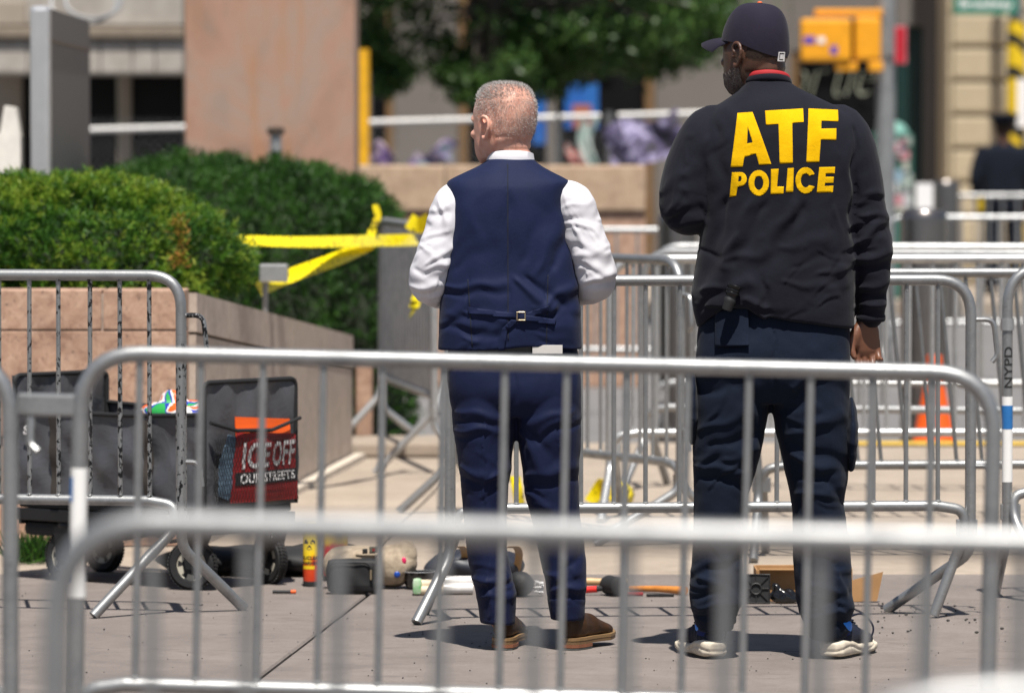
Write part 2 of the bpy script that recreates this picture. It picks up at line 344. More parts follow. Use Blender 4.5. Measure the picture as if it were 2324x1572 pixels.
# limestone corner building with rusticated courses
lb = empty('limestone_building', (X(2215, 58), 58, 0), 'cream limestone building pier with deep horizontal joints at right edge', 'building')
wadd('wall_core', MB().box((X(2151, 58), 58.06, 0), (X(2700, 58), 59.4, 9)), 'cream', lb)
v = 292 + FPX / 58 * 1.6; zz = 0
while zz < 8.5:
    wadd('stone_course', MB().bbox((X(2150, 58), 58 - .0, zz + .012), (X(2160, 58), 58.2, zz + .345), .01), 'cream', lb)
    wadd('stone_course', MB().bbox((X(2162, 58), 57.97, zz + .03), (X(2290, 58), 58.2, zz + .335), .03), 'cream', lb)
    wadd('stone_course', MB().bbox((X(2294, 58), 58.0, zz + .03), (X(2700, 58), 58.2, zz + .335), .03), 'cream', lb); zz += .345
# left building with canopy and dark doors
DL = 48
ob = empty('entrance_building', (X(250, DL), DL, 0), 'beige entrance front with concrete canopy and dark glass doors at left', 'building')
gl = 291 + FPX / DL * 1.6
for (a, b) in ((-300, 50), (268, 297), (420, 700)): bx(a, b, 112, gl, DL, .25, 'beige', ob, 'pier')
bx(-300, 700, -1300, 108, DL + .1, .5, 'beige', ob, 'upper_wall')
for (a, b) in ((52, 192), (194, 267), (298, 419)): bx(a, b, 126 if a < 290 else 112, gl - 3, DL + .12, .04, 'dark', ob, 'door_pane')
bx(50, 268, 108, 126, DL + .04, .2, 'beige', ob, 'lintel')
DC = 46
for (a, b, m) in ((-60, 62, 'fascia'), (63, 228, 'fascia'), (229, 300, 'fascia'), (301, 352, 'fascia'), (353, 416, 'fascia')): bx(a, b, 92, 168, DC, 2.05, m, ob, 'canopy_panel')
bx(-60, 417, 62, 88, DC - .05, 2.1, mat('canopy_edge', (.2, .16, .12), .7), ob, 'canopy_edge'); bx(-60, 417, -60, 60, DC + .1, 1.9, 'fascia', ob, 'canopy_upper')
bx(-60, 60, 0, 60, DC - .02, .1, 'beige', ob, 'canopy_band')
for k, (u, v, r) in enumerate(((190, 8, .20), (212, 2, .17))):
    c = P(u, v, 38); pts = [(c.x + math.cos(w) * r * 1.1, c.y + math.sin(w) * .08, c.z + math.sin(w) * r * .7) for w in np.linspace(0, 2 * PI, 28)]
    o = obj('wire_coil', MB().tube(pts, .012, 6), 'galv_far', None, 1); tag(o, ['larger grey wire loop hanging over the dark sign panel', 'smaller grey wire loop beside the larger one over the sign panel'][k], 'wire')
# pink stone pillar
DP = 34
pp = obj('stone_pillar', MB().bbox((X(420, DP), DP, 0), (X(806, DP), DP + .9, 7), .012), 'pillar'); tag(pp, 'tall pink stone pillar with orange stains behind the hedge', 'pillar')
dp = empty('bollard_light', (X(625, 32.6), 32.6, .45), 'small grey path light with dark cap in front of the stone pillar', 'lamp')
x, z0, z1 = X(626, 32.6), Z(372, 32.6), Z(292, 32.6)
wadd('post', MB().lathe([(.032, .45), (.032, z1 - .04)], 12, Matrix.Translation((x, 32.6, 0))), 'galv_far', dp, 1); wadd('cap', MB().lathe([(.03, z1 - .04), (.05, z1 - .03), (.05, z1), (.02, z1 + .012)], 14, Matrix.Translation((x, 32.6, 0))), mat('dark_brown_metal', (.05, .035, .025), .5), dp, 1)
# low stone wall on the far kerb
lw = empty('low_stone_wall', (X(1150, 38), 38, -.13), 'long low beige stone wall below the chain link fence', 'wall')
xs = [X(q, 38) for q in (690, 1010, 1240, 1466)]
for i in range(3):
    wadd('coping', MB().bbox((xs[i] + .003, 37.97, Z(478, 38)), (xs[i + 1] - .003, 38.6, Z(376, 38)), .012), 'granite_b', lw)
    wadd('wall_block', MB().bbox((xs[i] + .003, 38.0, -.13), (xs[i + 1] - .003, 38.58, Z(480, 38)), .012), 'granite', lw)
# grey sign slab
sg = empty('sign_slab', (X(110, 27.5), 27.5, .6), 'tall grey metal sign slab rising behind the left bush', 'sign')
M['silver'] = mat('brushed_silver', (.55, .55, .56), .35, .6, var=.08); M['sgrey'] = mat('sign_grey_shaded', (.11, .107, .103), .55, var=.1)  # bright lit edge and darker shaded face of the sign put into the colours
xa, xb = X(68, 27), X(113, 27); xr = X(204, 30.5); zt = 2.18
wadd('front_edge', MB().bbox((xa, 27, .5), (xb, 27.12, zt), .025), 'silver', sg)
V = [(xb - .01, 27.05, .5), (xr, 30.5, .5), (xr - .08, 30.5, .5), (xa + .01, 27.1, .5)]; V = V + [(p[0], p[1], zt - .01) for p in V]
wadd('panel', MB().add(V, [(0, 3, 2, 1), (4, 5, 6, 7), (0, 1, 5, 4), (1, 2, 6, 5), (2, 3, 7, 6), (3, 0, 4, 7)]), 'sgrey', sg)
for z in (zt - .17,):
    V = [(xb - .004, 27.05, z), (xr + .006, 30.48, z), (xr + .006, 30.48, z + .012), (xb - .004, 27.05, z + .012)]
    wadd('seam', MB().add(V + [(a - .01, b, c) for a, b, c in V], [(0, 1, 2, 3), (7, 6, 5, 4), (0, 4, 5, 1), (2, 6, 7, 3), (0, 3, 7, 4), (1, 5, 6, 2)]), 'dark', sg)
bx(1366, 1400, -30, 14, D1 - .2, .15, mat('red_sign_face', (.5, .01, .012), .5), gb, 'red_sign')
wp = obj('white_post', MB().prism([(X(-20, 27), .5), (X(52, 27), .5), (X(46, 27), Z(310, 27)), (X(36, 27), Z(245, 27)), (X(10, 27), Z(240, 27)), (X(0, 27), Z(300, 27)), (X(-20, 27), Z(320, 27))], 27.0, 27.15), mat('white_stone', (.74, .70, .64), .6)); tag(wp, 'white stone post with tapered top at the left picture edge', 'post')
# chain link fence
DF_ = 45
fe = empty('chain_link_fence', (X(1100, DF_), DF_, -.13), 'chain link fence with white top rails above the low wall', 'fence')
M['whitemetal'] = mat('white_rail', (.55, .535, .52), .5, .2, var=.3, scale=40); M['wire'] = mat('fence_wire', (.16, .16, .16), .5, .5)
def fz(u): return Z(293 - (u - 290) / 1310 * 35, DF_)
segs = [(150, 800), (800, 1262), (1272, 1362), (1402, 1800)]
for (a, b) in segs: wadd('rail', MB().tube([(X(a, DF_), DF_, fz(a)), (X(b, DF_), DF_, fz(b))], .025, 10), 'whitemetal', fe, 1)
for u in (160, 800, 1267, 1382, 1790): wadd('post', MB().tube([(X(u, DF_), DF_ + .05, -.13), (X(u, DF_), DF_ + .05, fz(u) + .04)], .028, 8), 'wire', fe, 1)
wm = MB(); x0, x1, ht = X(160, DF_), X(1790, DF_), 1.68
n = int((x1 - x0) / .075)
for i in range(-24, n):
    for sgn in (1, -1):
        a = x0 + i * .075; p0 = [a, -.1]; p1 = [a + (ht + .1), ht]
        if sgn < 0: p0, p1 = [a + ht + .1, -.1], [a, ht]
        pts = []
        for (px, pz) in (p0, p1): pts.append([px, pz])
        # clip to x-range
        lo, hi = (pts[0], pts[1]) if pts[0][0] < pts[1][0] else (pts[1], pts[0])
        m = (hi[1] - lo[1]) / (hi[0] - lo[0]); xa_, xb_ = max(lo[0], x0), min(hi[0], x1)
        if xb_ - xa_ < .05: continue
        wm.tube([(xa_, DF_ + .012 * sgn, lo[1] + m * (xa_ - lo[0])), (xb_, DF_ + .012 * sgn, lo[1] + m * (xb_ - lo[0]))], .0012, 3, False)
tag(wadd('wire_mesh', wm, 'wire', fe), kind='stuff')
# ---------------------------------------------------------------- foliage
def leafmat(name, stops, rough=.5, trans=.35):
    t = NT(name); a = t.n.new('ShaderNodeAttribute'); a.attribute_name = 'tint'; t.col(t.ramp(a.outputs['Fac'], stops)); t.set(rough, 0, .35); 
    tr = t.n.new('ShaderNodeBsdfTranslucent'); t.L(t.ramp(a.outputs['Fac'], stops), tr.inputs[0]); mx = t.n.new('ShaderNodeMixShader'); mx.inputs[0].default_value = trans
    t.L(t.b.outputs[0], mx.inputs[1]); t.L(tr.outputs[0], mx.inputs[2]); t.L(mx.outputs[0], t.n['Material Output'].inputs[0]); return t.m
M['yew'] = leafmat('yew_needles', [(0, (.010, .030, .005)), (.4, (.020, .072, .008)), (.72, (.062, .165, .013)), (.93, (.20, .33, .028)), (1, (.40, .17, .05))])
M['hedge'] = leafmat('hedge_needles', [(0, (.010, .024, .006)), (.5, (.026, .080, .012)), (1, (.06, .155, .02))])
M['leaf'] = leafmat('locust_leaf', [(0, (.012, .035, .007)), (.5, (.030, .075, .014)), (1, (.12, .21, .05))], .45, .30)
M['twig'] = mat('twigs', (.035, .022, .014), .9)
def quads_mesh(name, C, A, Bv, tint):
    """leaf-shaped 4-gons: base C, tip C+A, half width Bv"""
    n = len(C); V = np.empty((n, 4, 3)); V[:, 0] = C; V[:, 1] = C + A * .45 + Bv; V[:, 2] = C + A; V[:, 3] = C + A * .45 - Bv
    me = bpy.data.meshes.new(name); me.vertices.add(n * 4); me.vertices.foreach_set('co', V.ravel()); me.loops.add(n * 4); me.loops.foreach_set('vertex_index', np.arange(n * 4, dtype=np.int32))
    me.polygons.add(n); me.polygons.foreach_set('loop_start', np.arange(0, n * 4, 4, dtype=np.int32)); me.polygons.foreach_set('loop_total', np.full(n, 4, dtype=np.int32)); me.update(calc_edges=True)
    at = me.attributes.new('tint', 'FLOAT', 'POINT'); at.data.foreach_set('value', np.repeat(tint, 4)); return me
def unit(v): return v / (np.linalg.norm(v, axis=1, keepdims=True) + 1e-9)
def lump(d, seed, f):
    r = np.random.default_rng(seed); out = 0
    for k in range(7): w = r.normal(size=3) * f * (1 + k * .35); out = out + np.sin(d @ w + r.random() * 7) / (1 + k * .4)
    return out
def bush(root, ells, ntuft, nn, ln, wd, m, seed, tmul=1.0, lumpy=.05, bright=.5, cut=None):
    r = np.random.default_rng(seed); vol = np.array([e[1][0] * e[1][2] + e[1][1] * e[1][2] + e[1][0] * e[1][1] for e in ells]); Cs = []; Ns = []
    for e, w in zip(ells, vol / vol.sum()):
        k = int(ntuft * w * 1.5); d = unit(r.normal(size=(k, 3))); d[:, 2] = np.where(d[:, 2] < -.55, -d[:, 2], d[:, 2]); c, rr = np.array(e[0]), np.array(e[1])
        p = e[2] if len(e) > 2 else 2.0
        q = (np.abs(d) ** p).sum(1) ** (-1 / p); dd = d * q[:, None]
        depth = 1 - np.abs(r.normal(size=k)) * .07; l = lump(d * 1.0, seed + 3, 5) * lumpy
        pt = c + dd * rr * (depth + l)[:, None]; nrm = unit(dd / rr)
        ok = np.ones(k, bool)
        for e2 in ells:
            if e2 is e: continue
            p2 = e2[2] if len(e2) > 2 else 2.0
            ok &= (np.abs((pt - np.array(e2[0])) / np.array(e2[1])) ** p2).sum(1) > .80
        if cut: ok &= cut(pt)
        Cs.append(pt[ok]); Ns.append(nrm[ok])
    C = np.concatenate(Cs); N = np.concatenate(Ns); k = len(C)
    axis = unit(N + r.normal(size=(k, 3)) * .45 + np.array([0, 0, .35])); tt = np.clip(bright + r.normal(size=k) * .24 + lump(C, seed + 9, 7.0) * .12, 0, .93)
    C2 = np.repeat(C, nn, 0); ax = np.repeat(axis, nn, 0); s = r.random(k * nn)[:, None]
    tuft = np.repeat(r.uniform(.7, 1.35, k), nn)[:, None]
    side = unit(np.cross(ax, r.normal(size=(k * nn, 3)))); base = C2 + ax * s * ln * 1.6 * tuft; A = unit(ax * .75 + side * .85) * ln * tuft * r.uniform(.6, 1.1, (k * nn, 1)); Bv = unit(np.cross(A, r.normal(size=A.shape))) * wd
    tint = np.clip(np.repeat(tt, nn) + (s[:, 0] - .5) * .22, 0, .94) * tmul
    return base, A, Bv, tint
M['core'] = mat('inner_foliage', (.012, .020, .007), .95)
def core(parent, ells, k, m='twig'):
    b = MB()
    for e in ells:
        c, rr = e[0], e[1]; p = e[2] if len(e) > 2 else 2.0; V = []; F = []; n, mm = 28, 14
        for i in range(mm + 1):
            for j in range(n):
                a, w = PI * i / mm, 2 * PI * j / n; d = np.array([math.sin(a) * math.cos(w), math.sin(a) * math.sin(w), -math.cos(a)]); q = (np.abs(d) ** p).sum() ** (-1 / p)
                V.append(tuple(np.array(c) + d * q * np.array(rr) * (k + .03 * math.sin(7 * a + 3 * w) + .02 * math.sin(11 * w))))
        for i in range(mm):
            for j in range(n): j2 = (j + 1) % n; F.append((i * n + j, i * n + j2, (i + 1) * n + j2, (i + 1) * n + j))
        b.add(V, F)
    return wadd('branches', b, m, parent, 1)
# front yew bush
d = 23.2
yb = empty('yew_bush', (X(200, d), d, .8), 'bright green yew bush with fresh yellow tips on the planter', 'bush')
E1 = [((X(120, d), d + .2, .98), (.74, .75, Z(425, d) - .98), 2.3), ((X(-120, d), d + .1, .98), (.75, .7, Z(420, d) - .98), 2.2), ((X(352, d), d + .15, 1.05), (.22, .5, Z(512, d) - 1.05), 2.2), ((X(448, d), d + .35, 1.02), (.10, .4, Z(545, d) - 1.02), 2.1)]
b1 = bush(yb, E1, 19000, 16, .030, .0023, None, 11, lumpy=.05, bright=.66, cut=lambda q: q[:, 2] > .93)
# one browned vertical sprig
C = np.array([P(408 + R.gauss(0, 7) + 6 * math.sin(_), R.choice([500, 515, 548, 580, 592]) + R.gauss(0, 7), d - .47) for _ in range(260)]); ax = unit(rng.normal(size=(260, 3)) + np.array([0, -.6, .3]))
b1b = (C, ax * .04, unit(np.cross(ax, rng.normal(size=ax.shape))) * .004, rng.uniform(.93, 1.0, 260))
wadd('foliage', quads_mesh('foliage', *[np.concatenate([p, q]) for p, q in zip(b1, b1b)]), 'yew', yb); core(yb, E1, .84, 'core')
d = 29.5
hb = empty('clipped_hedge', (X(600, d), d, .4), 'large dark green clipped hedge mound behind the yew bush', 'hedge')
E2 = [((X(420, d), d + .4, .55), (.78, 1.3, Z(372, d) - .55), 2.6), ((X(640, d), d + .3, .5), (.60, 1.2, Z(385, d) - .5), 2.4), ((X(815, d), d, .40), (.27, .9, Z(425, d) - .40), 2.3)]
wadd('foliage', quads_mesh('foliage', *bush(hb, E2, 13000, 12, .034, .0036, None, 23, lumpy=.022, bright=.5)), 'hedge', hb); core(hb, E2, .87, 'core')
# weeds at the foot of the planter
C = []; A = []
for k in range(420):
    p = G(R.choice([60, 80, 95, 45]) + R.gauss(0, 16), 1262 + R.random() * 20); p.y = min(p.y, 21.7); C.append(p); A.append((R.gauss(0, .045), R.gauss(-.02, .03), R.uniform(.02, .13)))
C = np.array(C); A = np.array(A); wd_ = obj('weeds', quads_mesh('weeds', C, A, unit(np.cross(A, rng.normal(size=A.shape))) * .004, rng.random(len(C)) * .7), 'yew'); tag(wd_, 'green weeds growing at the foot of the granite planter', 'weeds', kind='stuff')
# street tree
d = 50
tr = empty('street_tree', (X(1115, d), d, 0), 'leafy street tree with dark trunk behind the fence', 'tree')
M['bark'] = mat('dark_bark', (.045, .035, .028), .95, bump=.5, bscale=30)
tx = X(1115, d); tb = MB().tube([(tx + .05, d, 0), (tx + .02, d, 1.2), (tx, d, 2.2), (tx - .03, d, 3.2), (tx + .1, d, 4.6), (tx, d, 6.3)], [.17, .14, .125, .12, .09, .04], 10)
wadd('trunk', tb, 'bark', tr, 1)
limbs = []
for k in range(20):
    z = R.uniform(2.75, 5.2); a = R.uniform(0, 2 * PI); L = R.uniform(1.1, 2.1); e = (tx + math.cos(a) * L, d + math.sin(a) * L, z + R.uniform(-.25, .8)); mpt = ((tx + e[0]) / 2, (d + e[1]) / 2, (z + e[2]) / 2 + .22)
    wadd('limb', MB().tube([(tx, d, z - .1), mpt, e], [.05, .032, .01], 6), 'bark', tr, 1); limbs.append((Vector((tx, d, z)), Vector(mpt), Vector(e)))
r = np.random.default_rng(5); Cc = []
def clump(c, n, sp): Cc.append(np.array(c) + r.normal(size=(n, 3)) * np.array([sp, sp, sp * .55]))
for (a, m_, e) in limbs:
    for t in (.45, .6, .75, .9, 1.0): clump(m_ * (1 - t) + e * t if t > .5 else a * .2 + m_ * .8, 240, .20)
# low hanging sprays seen in the photograph (u, v, spread)
for (u, v, sp) in ((930, 30, .2), (850, 100, .14), (895, 150, .10), (1030, 150, .12), (1170, 60, .2), (1200, 120, .16), (1180, 165, .12), (1250, 150, .13), (1230, 195, .10), (1290, 80, .17), (1320, 140, .13), (1360, 60, .17), (1380, 120, .13), (1430, 30, .17), (1450, 100, .16), (1500, 60, .18), (1490, 140, .12), (1550, 40, .17), (1590, 90, .14), (1545, 115, .12), (1620, 30, .15), (1120, 200, .10), (1080, 185, .1), (880, 190, .07), (1060, 225, .06)):
    p = P(u, v, d + R.uniform(-1.1, .9)); clump(p, 330, sp * 1.15); clump(p + Vector((R.uniform(-.2, .2), R.uniform(-.4, .6), .2)), 260, sp)
    a = Vector((tx, d, 2.6)); wadd('limb', MB().tube([a, (a + p) / 2 + Vector((0, 0, .25)), p], [.025, .015, .006], 5), 'bark', tr, 1)
C = np.concatenate(Cc); C = C[C[:, 2] > 1.85]; n = len(C); A = unit(r.normal(size=(n, 3)) + np.array([0, 0, -.35])) * r.uniform(.06, .11, (n, 1)); Bv = unit(np.cross(A, r.normal(size=(n, 3)))) * .022
wadd('crown', quads_mesh('crown', C, A, Bv, np.clip(r.normal(.5, .22, n), 0, 1)), 'leaf', tr)
# ================================================================ BARRICADES
def barricade(label, uL, dL, uR, dR, H=1.11, hb=.36, nint=15, m='galv', z0=0, roll=0, shear=0, rt=.0185, rb=.0078, feet=None, hookR=False, hookL=False, cr=.13, group='steel crowd barricades', legbend=.30, ml=None, xL=None, xR=None):
    a = Vector((xL if xL is not None else X(uL, dL), dL, z0)); b = Vector((xR if xR is not None else X(uR, dR), dR, z0)); c = (a + b) / 2; L = (b - a).length; yaw = math.atan2((b - a).y, (b - a).x); h = L / 2
    root = empty('crowd_barricade', c, label, 'barricade', group, (0, roll, yaw))
    ml = ml or m
    feet = feet or {'L': [(-.05, -.27), (.06, .27)], 'R': [(.05, -.27), (-.06, .27)]}
    # frame: left post - top rail - right post as one bent tube (sheared sideways when bent out of true)
    sx = lambda z: -shear * (z - hb)
    top = rounded([(-h + sx(hb), 0, legbend), (-h + sx(H), 0, H), (h + sx(H), 0, H), (h + sx(hb), 0, legbend)], cr, 8)
    obj('top_frame', MB().tube(top, rt, 12), ml, root, 1)
    # bottom rail bending down at both ends into feet
    (l1, l2), (r1, r2) = feet['L'], feet['R']
    k = .11
    obj('bottom_rail', MB().tube([(-h + k, 0, hb), (h - k, 0, hb)], rt * .95, 12), ml, root, 1)
    for sgn, (fx, fy) in ((-1, l2), (1, r2)):
        obj('leg', MB().tube(rounded([(sgn * (h - k - .001), 0, hb), (sgn * (h - .02), 0, hb - .015), (sgn * (h - .02), fy * .06, hb - .09), (sgn * h + fx, fy, 0.006)], .07, 5), rt * .95, 12), ml, root, 1)
    for sgn, (fx, fy) in ((-1, l1), (1, r1)):
        obj('leg', MB().tube(rounded([(sgn * h, 0, legbend + .001), (sgn * h, 0, legbend - .09), (sgn * h + fx, fy, 0.006)], .07, 5), rt * .98, 12), ml, root, 1)
        obj('bracket', MB().bbox((sgn * (h - .012) - .035, -.008, hb - .10), (sgn * (h - .012) + .035, .008, hb - .045), .003), m, root)
    bar = MB().tube([(sx(hb), 0, hb + rt * .7), (sx((H + hb) / 2), 0, (H + hb) / 2), (sx(H), 0, H - rt * .7)], rb, 8).ell((sx(hb), -.002, hb + rt * .75), (rb * 1.7, rb * 1.6, .007), 8, 5).ell((sx(H), -.002, H - rt * .8), (rb * 1.6, rb * 1.5, .006), 8, 5).mesh('bar', 1)
    weld = None
    for i in range(1, nint):
        obj('bar', bar, m, root, loc=(-h + L * i / nint + R.gauss(0, .0015), 0, 0), rot=(0, R.gauss(0, .0022), 0))
    for sgn, on in ((1, hookR), (-1, hookL)):
        if on:
            z = H - .13; obj('hook', MB().tube(rounded([(sgn * (h + rt * .8), 0, z), (sgn * (h + .075), 0, z), (sgn * (h + .088), 0, z - .12), (sgn * (h + .07), 0, z - .14)], .03, 4), .0085, 8), m, root, 1)
            obj('hook', MB().tube(rounded([(sgn * (h + rt * .8), 0, hb + .13), (sgn * (h + .06), 0, hb + .13), (sgn * (h + .07), 0, hb + .05)], .025, 4), .0085, 8), m, root, 1)
    return root
S_ = lambda v: v
dA = 12.72
bA = barricade('blurred steel barricade across the foreground, its two rounded top corners in view', 161, dA, 2238, dA - .16, H=1.079, hb=.337, nint=15, roll=rad(1.15), cr=.14, rb=.0085, m='galv_near')
# plate connector and hook left of it, white and blue sticker on its left post
obj('connector_plate', MB().bbox((-1.16, -.012, .935), (-1.03, .012, .985), .006), 'galv', bA)
M['wtape'] = mat('white_sticker', (.78, .77, .75), .5, var=.05); M['btape'] = mat('blue_print', (.02, .16, .45), .5); M['blackink'] = mat('black_stencil', (.012, .012, .012), .7)
hA = ((X(2262, dA - .16) - X(185, dA)) ** 2 + .16 ** 2) ** .5 / 2
obj('sticker', MB().tube([(-hA, 0, .82), (-hA, 0, .53)], .0194, 12), 'wtape', bA, 1); 
for z, hh, a0, a1 in ((.80, .055, -1.9, -.6), (.62, .05, -1.7, -.9), (.585, .02, -.9, -.3)):
    obj('sticker_print', MB().add([(-hA + .0199 * math.sin(a), -.0199 * math.cos(a), zz) for a in np.linspace(a0, a1, 6) for zz in (z - hh, z)], [(i * 2, i * 2 + 2, i * 2 + 3, i * 2 + 1) for i in range(5)]), 'btape', bA)
b2 = barricade('blurred steel barricade cut by the left picture edge in front of the wagon', 0, dA, 20, dA - .05, H=1.08, nint=15, roll=0, cr=.12, xL=X(20, dA - .05) - 2.07, xR=X(20, dA - .05), rb=.0085, m='galv_near')
obj('hook', MB().tube(rounded([(-1.13, 0, .935), (-1.13, -.01, .87), (-1.11, -.02, .855)], .02), .009, 8), 'galv', bA, 1)
b3 = barricade('most blurred steel barricade nearest the camera with low bright top rail', 102, 7.22, 3874, 6.98, H=1.086, hb=.36, nint=17, cr=.13, rb=.0085, roll=rad(.75), m='galv_near')
b4 = barricade('steel barricade whose out of focus top rail grazes the lower right corner', 1750, 4.98, 0, 4.95, H=1.098, nint=15, xR=X(1750, 4.98) + 2.05, rb=.0085, cr=.2, m='galv_near')
bL = barricade('chipped steel barricade in front of the wagon with flaking bars and a curved hook', 0, 19.15, 410, 18.72, H=1.115, hb=.372, nint=20, m='galv_chip', ml='galv', hookR=True, feet={'L': [(-.1, -.25), (.2, .25)], 'R': [(.16, .20), (-.245, -.20)]}, xL=X(410, 18.72) - 2.05, legbend=.31, cr=.11)
hL = (Vector((X(410, 18.72), 18.72)) - Vector((X(410, 18.72) - 2.05, 19.15))).length / 2
obj('flaking_paint', MB().tube([(hL, 0, .90), (hL, 0, .34)], .0187, 12, False), 'galv_chip', bL, 1)
bD = barricade('long steel barricade directly behind the two men', 1021, 18.45, 2205, 18.62, H=1.105, hb=.365, nint=16, hookR=True, m='galv', feet={'L': [(-.12, -.12), (-.06, .28)], 'R': [(-.24, .22), (-.125, -.02)]}, cr=.12)
bG = barricade('steel barricade at the right edge with black stencilled letters and taped post', 2288, 19.3, 0, 19.6, H=1.125, hb=.37, nint=16, xR=X(2288, 19.3) + 2.0, feet={'L': [(.02, .25), (.10, -.25)], 'R': [(.1, -.25), (-.1, .25)]}, m='galv')
hG = (Vector((X(2288, 19.3) + 2.0, 19.6)) - Vector((X(2288, 19.3), 19.3))).length / 2
obj('clamp_band', MB().tube([(-hG, 0, .955), (-hG, 0, .915)], .0235, 12), 'galv_far', bG, 1)
bm = text_bm('NYPD', [(.015, .72), (.015, .86), (-.015, .86), (-.015, .72)], .015, .006)
for q in bm.verts:
    w = q.co.x / .0188; q.co = Vector((-hG + .0190 * math.sin(w), -.0192 * math.cos(w), q.co.z))
obj('stencil_lettering', bm_mesh(bm, 'stencil_lettering'), 'blackink', bG)
obj('tape_wrap', MB().tube([(-hG, 0, .69), (-hG, 0, .40)], .0192, 12), 'wtape', bG, 1); obj('tape_print', MB().tube([(-hG, 0, .66), (-hG, 0, .58)], .0196, 12), 'btape', bG, 1)
bE1 = barricade('angled steel barricade between the two men, hooked end by the dark shirt', 1026, 23.6, 1545, 21.9, H=1.09, hb=.31, nint=18, hookR=True, m='galv', feet={'L': [(-.1, -.2), (.1, .2)], 'R': [(-.1, -.32), (.05, .25)]})
bF = barricade('bent steel barricade with slanting bars to the right of the dark shirt', 1722, 21.2, 2960, 21.35, H=1.06, hb=.343, nint=22, shear=.092, m='galv_dark')
bE2 = barricade('bright steel barricade behind the bent one, before the orange cone', 1385, 23.25, 2535, 23.3, H=1.066, hb=.355, nint=22, m='galv_far')
bE2b = barricade('steel barricade just behind the bright one, near the dark shirt', 1462, 25.3, 2500, 24.9, H=1.05, hb=.36, nint=19, m='galv')
bE3 = barricade('steel barricade standing in the street behind the cone', 1490, 29.4, 2400, 29.2, H=1.12, hb=.42, nint=16, z0=-.13, m='galv_far')
bE4 = barricade('far steel barricade in the street in front of the green box', 2012, 39, 2695, 39, H=1.12, hb=.40, nint=16, z0=-.13, m='galv_far')
bE4b = barricade('far steel barricade in front of the low wall between the two men', 1015, 34.3, 1785, 34.1, H=1.12, hb=.40, nint=16, z0=-.13, m='galv_far')
bE5 = barricade('farthest steel barricade in front of the uniformed officer', 2150, 51.5, 2660, 51.5, H=1.12, hb=.40, nint=16, z0=-.13, m='galv_far')
bM = barricade('steel barricade seen almost end on beside the hedge', 985, 26.3, 866, 28.3, H=1.14, hb=.36, nint=18, m='galv_far')
# ================================================================ PEOPLE
def cr_interp(K, n):
    """Catmull-Rom through the rows of K -> n rows"""
    K = np.array(K, float); m = len(K); t = np.linspace(0, m - 1, n); i = np.clip(t.astype(int), 0, m - 2); f = (t - i)[:, None]
    p0, p1, p2, p3 = K[np.maximum(i - 1, 0)], K[i], K[i + 1], K[np.minimum(i + 2, m - 1)]
    return .5 * (2 * p1 + (p2 - p0) * f + (2 * p0 - 5 * p1 + 4 * p2 - p3) * f ** 2 + (3 * p1 - p0 - 3 * p2 + p3) * f ** 3)
def lin_rows(K, n):
    K = np.array(K, float); z = np.linspace(0, len(K) - 1, n); return np.stack([np.interp(z, range(len(K)), K[:, j]) for j in range(K.shape[1])], 1)
def closed(b, V, n):
    k = len(V) // n; F = [(i * n + j, i * n + (j + 1) % n, (i + 1) * n + (j + 1) % n, (i + 1) * n + j) for i in range(k - 1) for j in range(n)]
    F.append(tuple(range(n - 1, -1, -1))); F.append(tuple((k - 1) * n + j for j in range(n))); b.add(V, F)
def torso(b, rows, n=40, k=60, ex=2.4, T=None, ex1=None):
    """rows (z, xl, xr, yback, yfront), closed horizontal sections"""
    R_ = cr_interp(rows, k); w = np.linspace(0, 2 * PI, n, endpoint=False); V = []; ex0 = ex
    for i_, (z, xl, xr, yb, yf) in enumerate(R_):
        if ex1: ex = ex0 + (ex1 - ex0) * i_ / (k - 1)
        cx, rx, cy, ry = (xl + xr) / 2, max((xr - xl) / 2, .004), (yb + yf) / 2, max((yf - yb) / 2, .004)
        for a in w:
            c, s = math.cos(a), math.sin(a); p = Vector((cx + rx * math.copysign(abs(c) ** (2 / ex), c), cy + ry * math.copysign(abs(s) ** (2 / ex), s), z)); V.append(T @ p if T else p)
    closed(b, V, n); return b
def limb(b, pts, rads, n=20, k=None, T=None, ends=True):
    """round tapered limb; rads are r or (r_side, r_depth)"""
    k = k or 10 * len(pts); rads = [(r, r) if isinstance(r, (int, float)) else r for r in rads]
    Q = cr_interp([list(p) + list(r) for p, r in zip(pts, rads)], k); C = [Vector(q[:3]) for q in Q]; rr = Q[:, 3:]
    if ends:
        t0 = (C[1] - C[0]).normalized(); t1 = (C[-1] - C[-2]).normalized()
        for f in (.5, .85): C.insert(0, C[0] - t0 * rr[0].mean() * .45); rr = np.vstack([rr[0] * (.8 if f == .5 else .5), rr]); C.append(C[-1] + t1 * rr[-1].mean() * .45); rr = np.vstack([rr, rr[-1] * (.8 if f == .5 else .6)])
    V = []; a = None
    for i in range(len(C)):
        t = (C[min(i + 1, len(C) - 1)] - C[max(i - 1, 0)]).normalized()
        if a is None: a = Vector((1, 0, 0)) - t * t.x; a = a.normalized() if a.length > .15 else (Vector((0, 1, 0)) - t * t.y).normalized()
        a = (a - t * a.dot(t)).normalized(); bb = t.cross(a)
        for j in range(n):
            w = 2 * PI * j / n; p = C[i] + a * math.cos(w) * rr[i][0] + bb * math.sin(w) * rr[i][1]; V.append(T @ p if T else p)
    closed(b, V, n); return b
def blob(b, c, r, T=None, mtx=None):
    TT = (T or Matrix()); b.ell((0, 0, 0), (1, 1, 1), 18, 12, TT @ Matrix.Translation(c) @ (mtx or Matrix()) @ Matrix.Diagonal((*r, 1))); return b
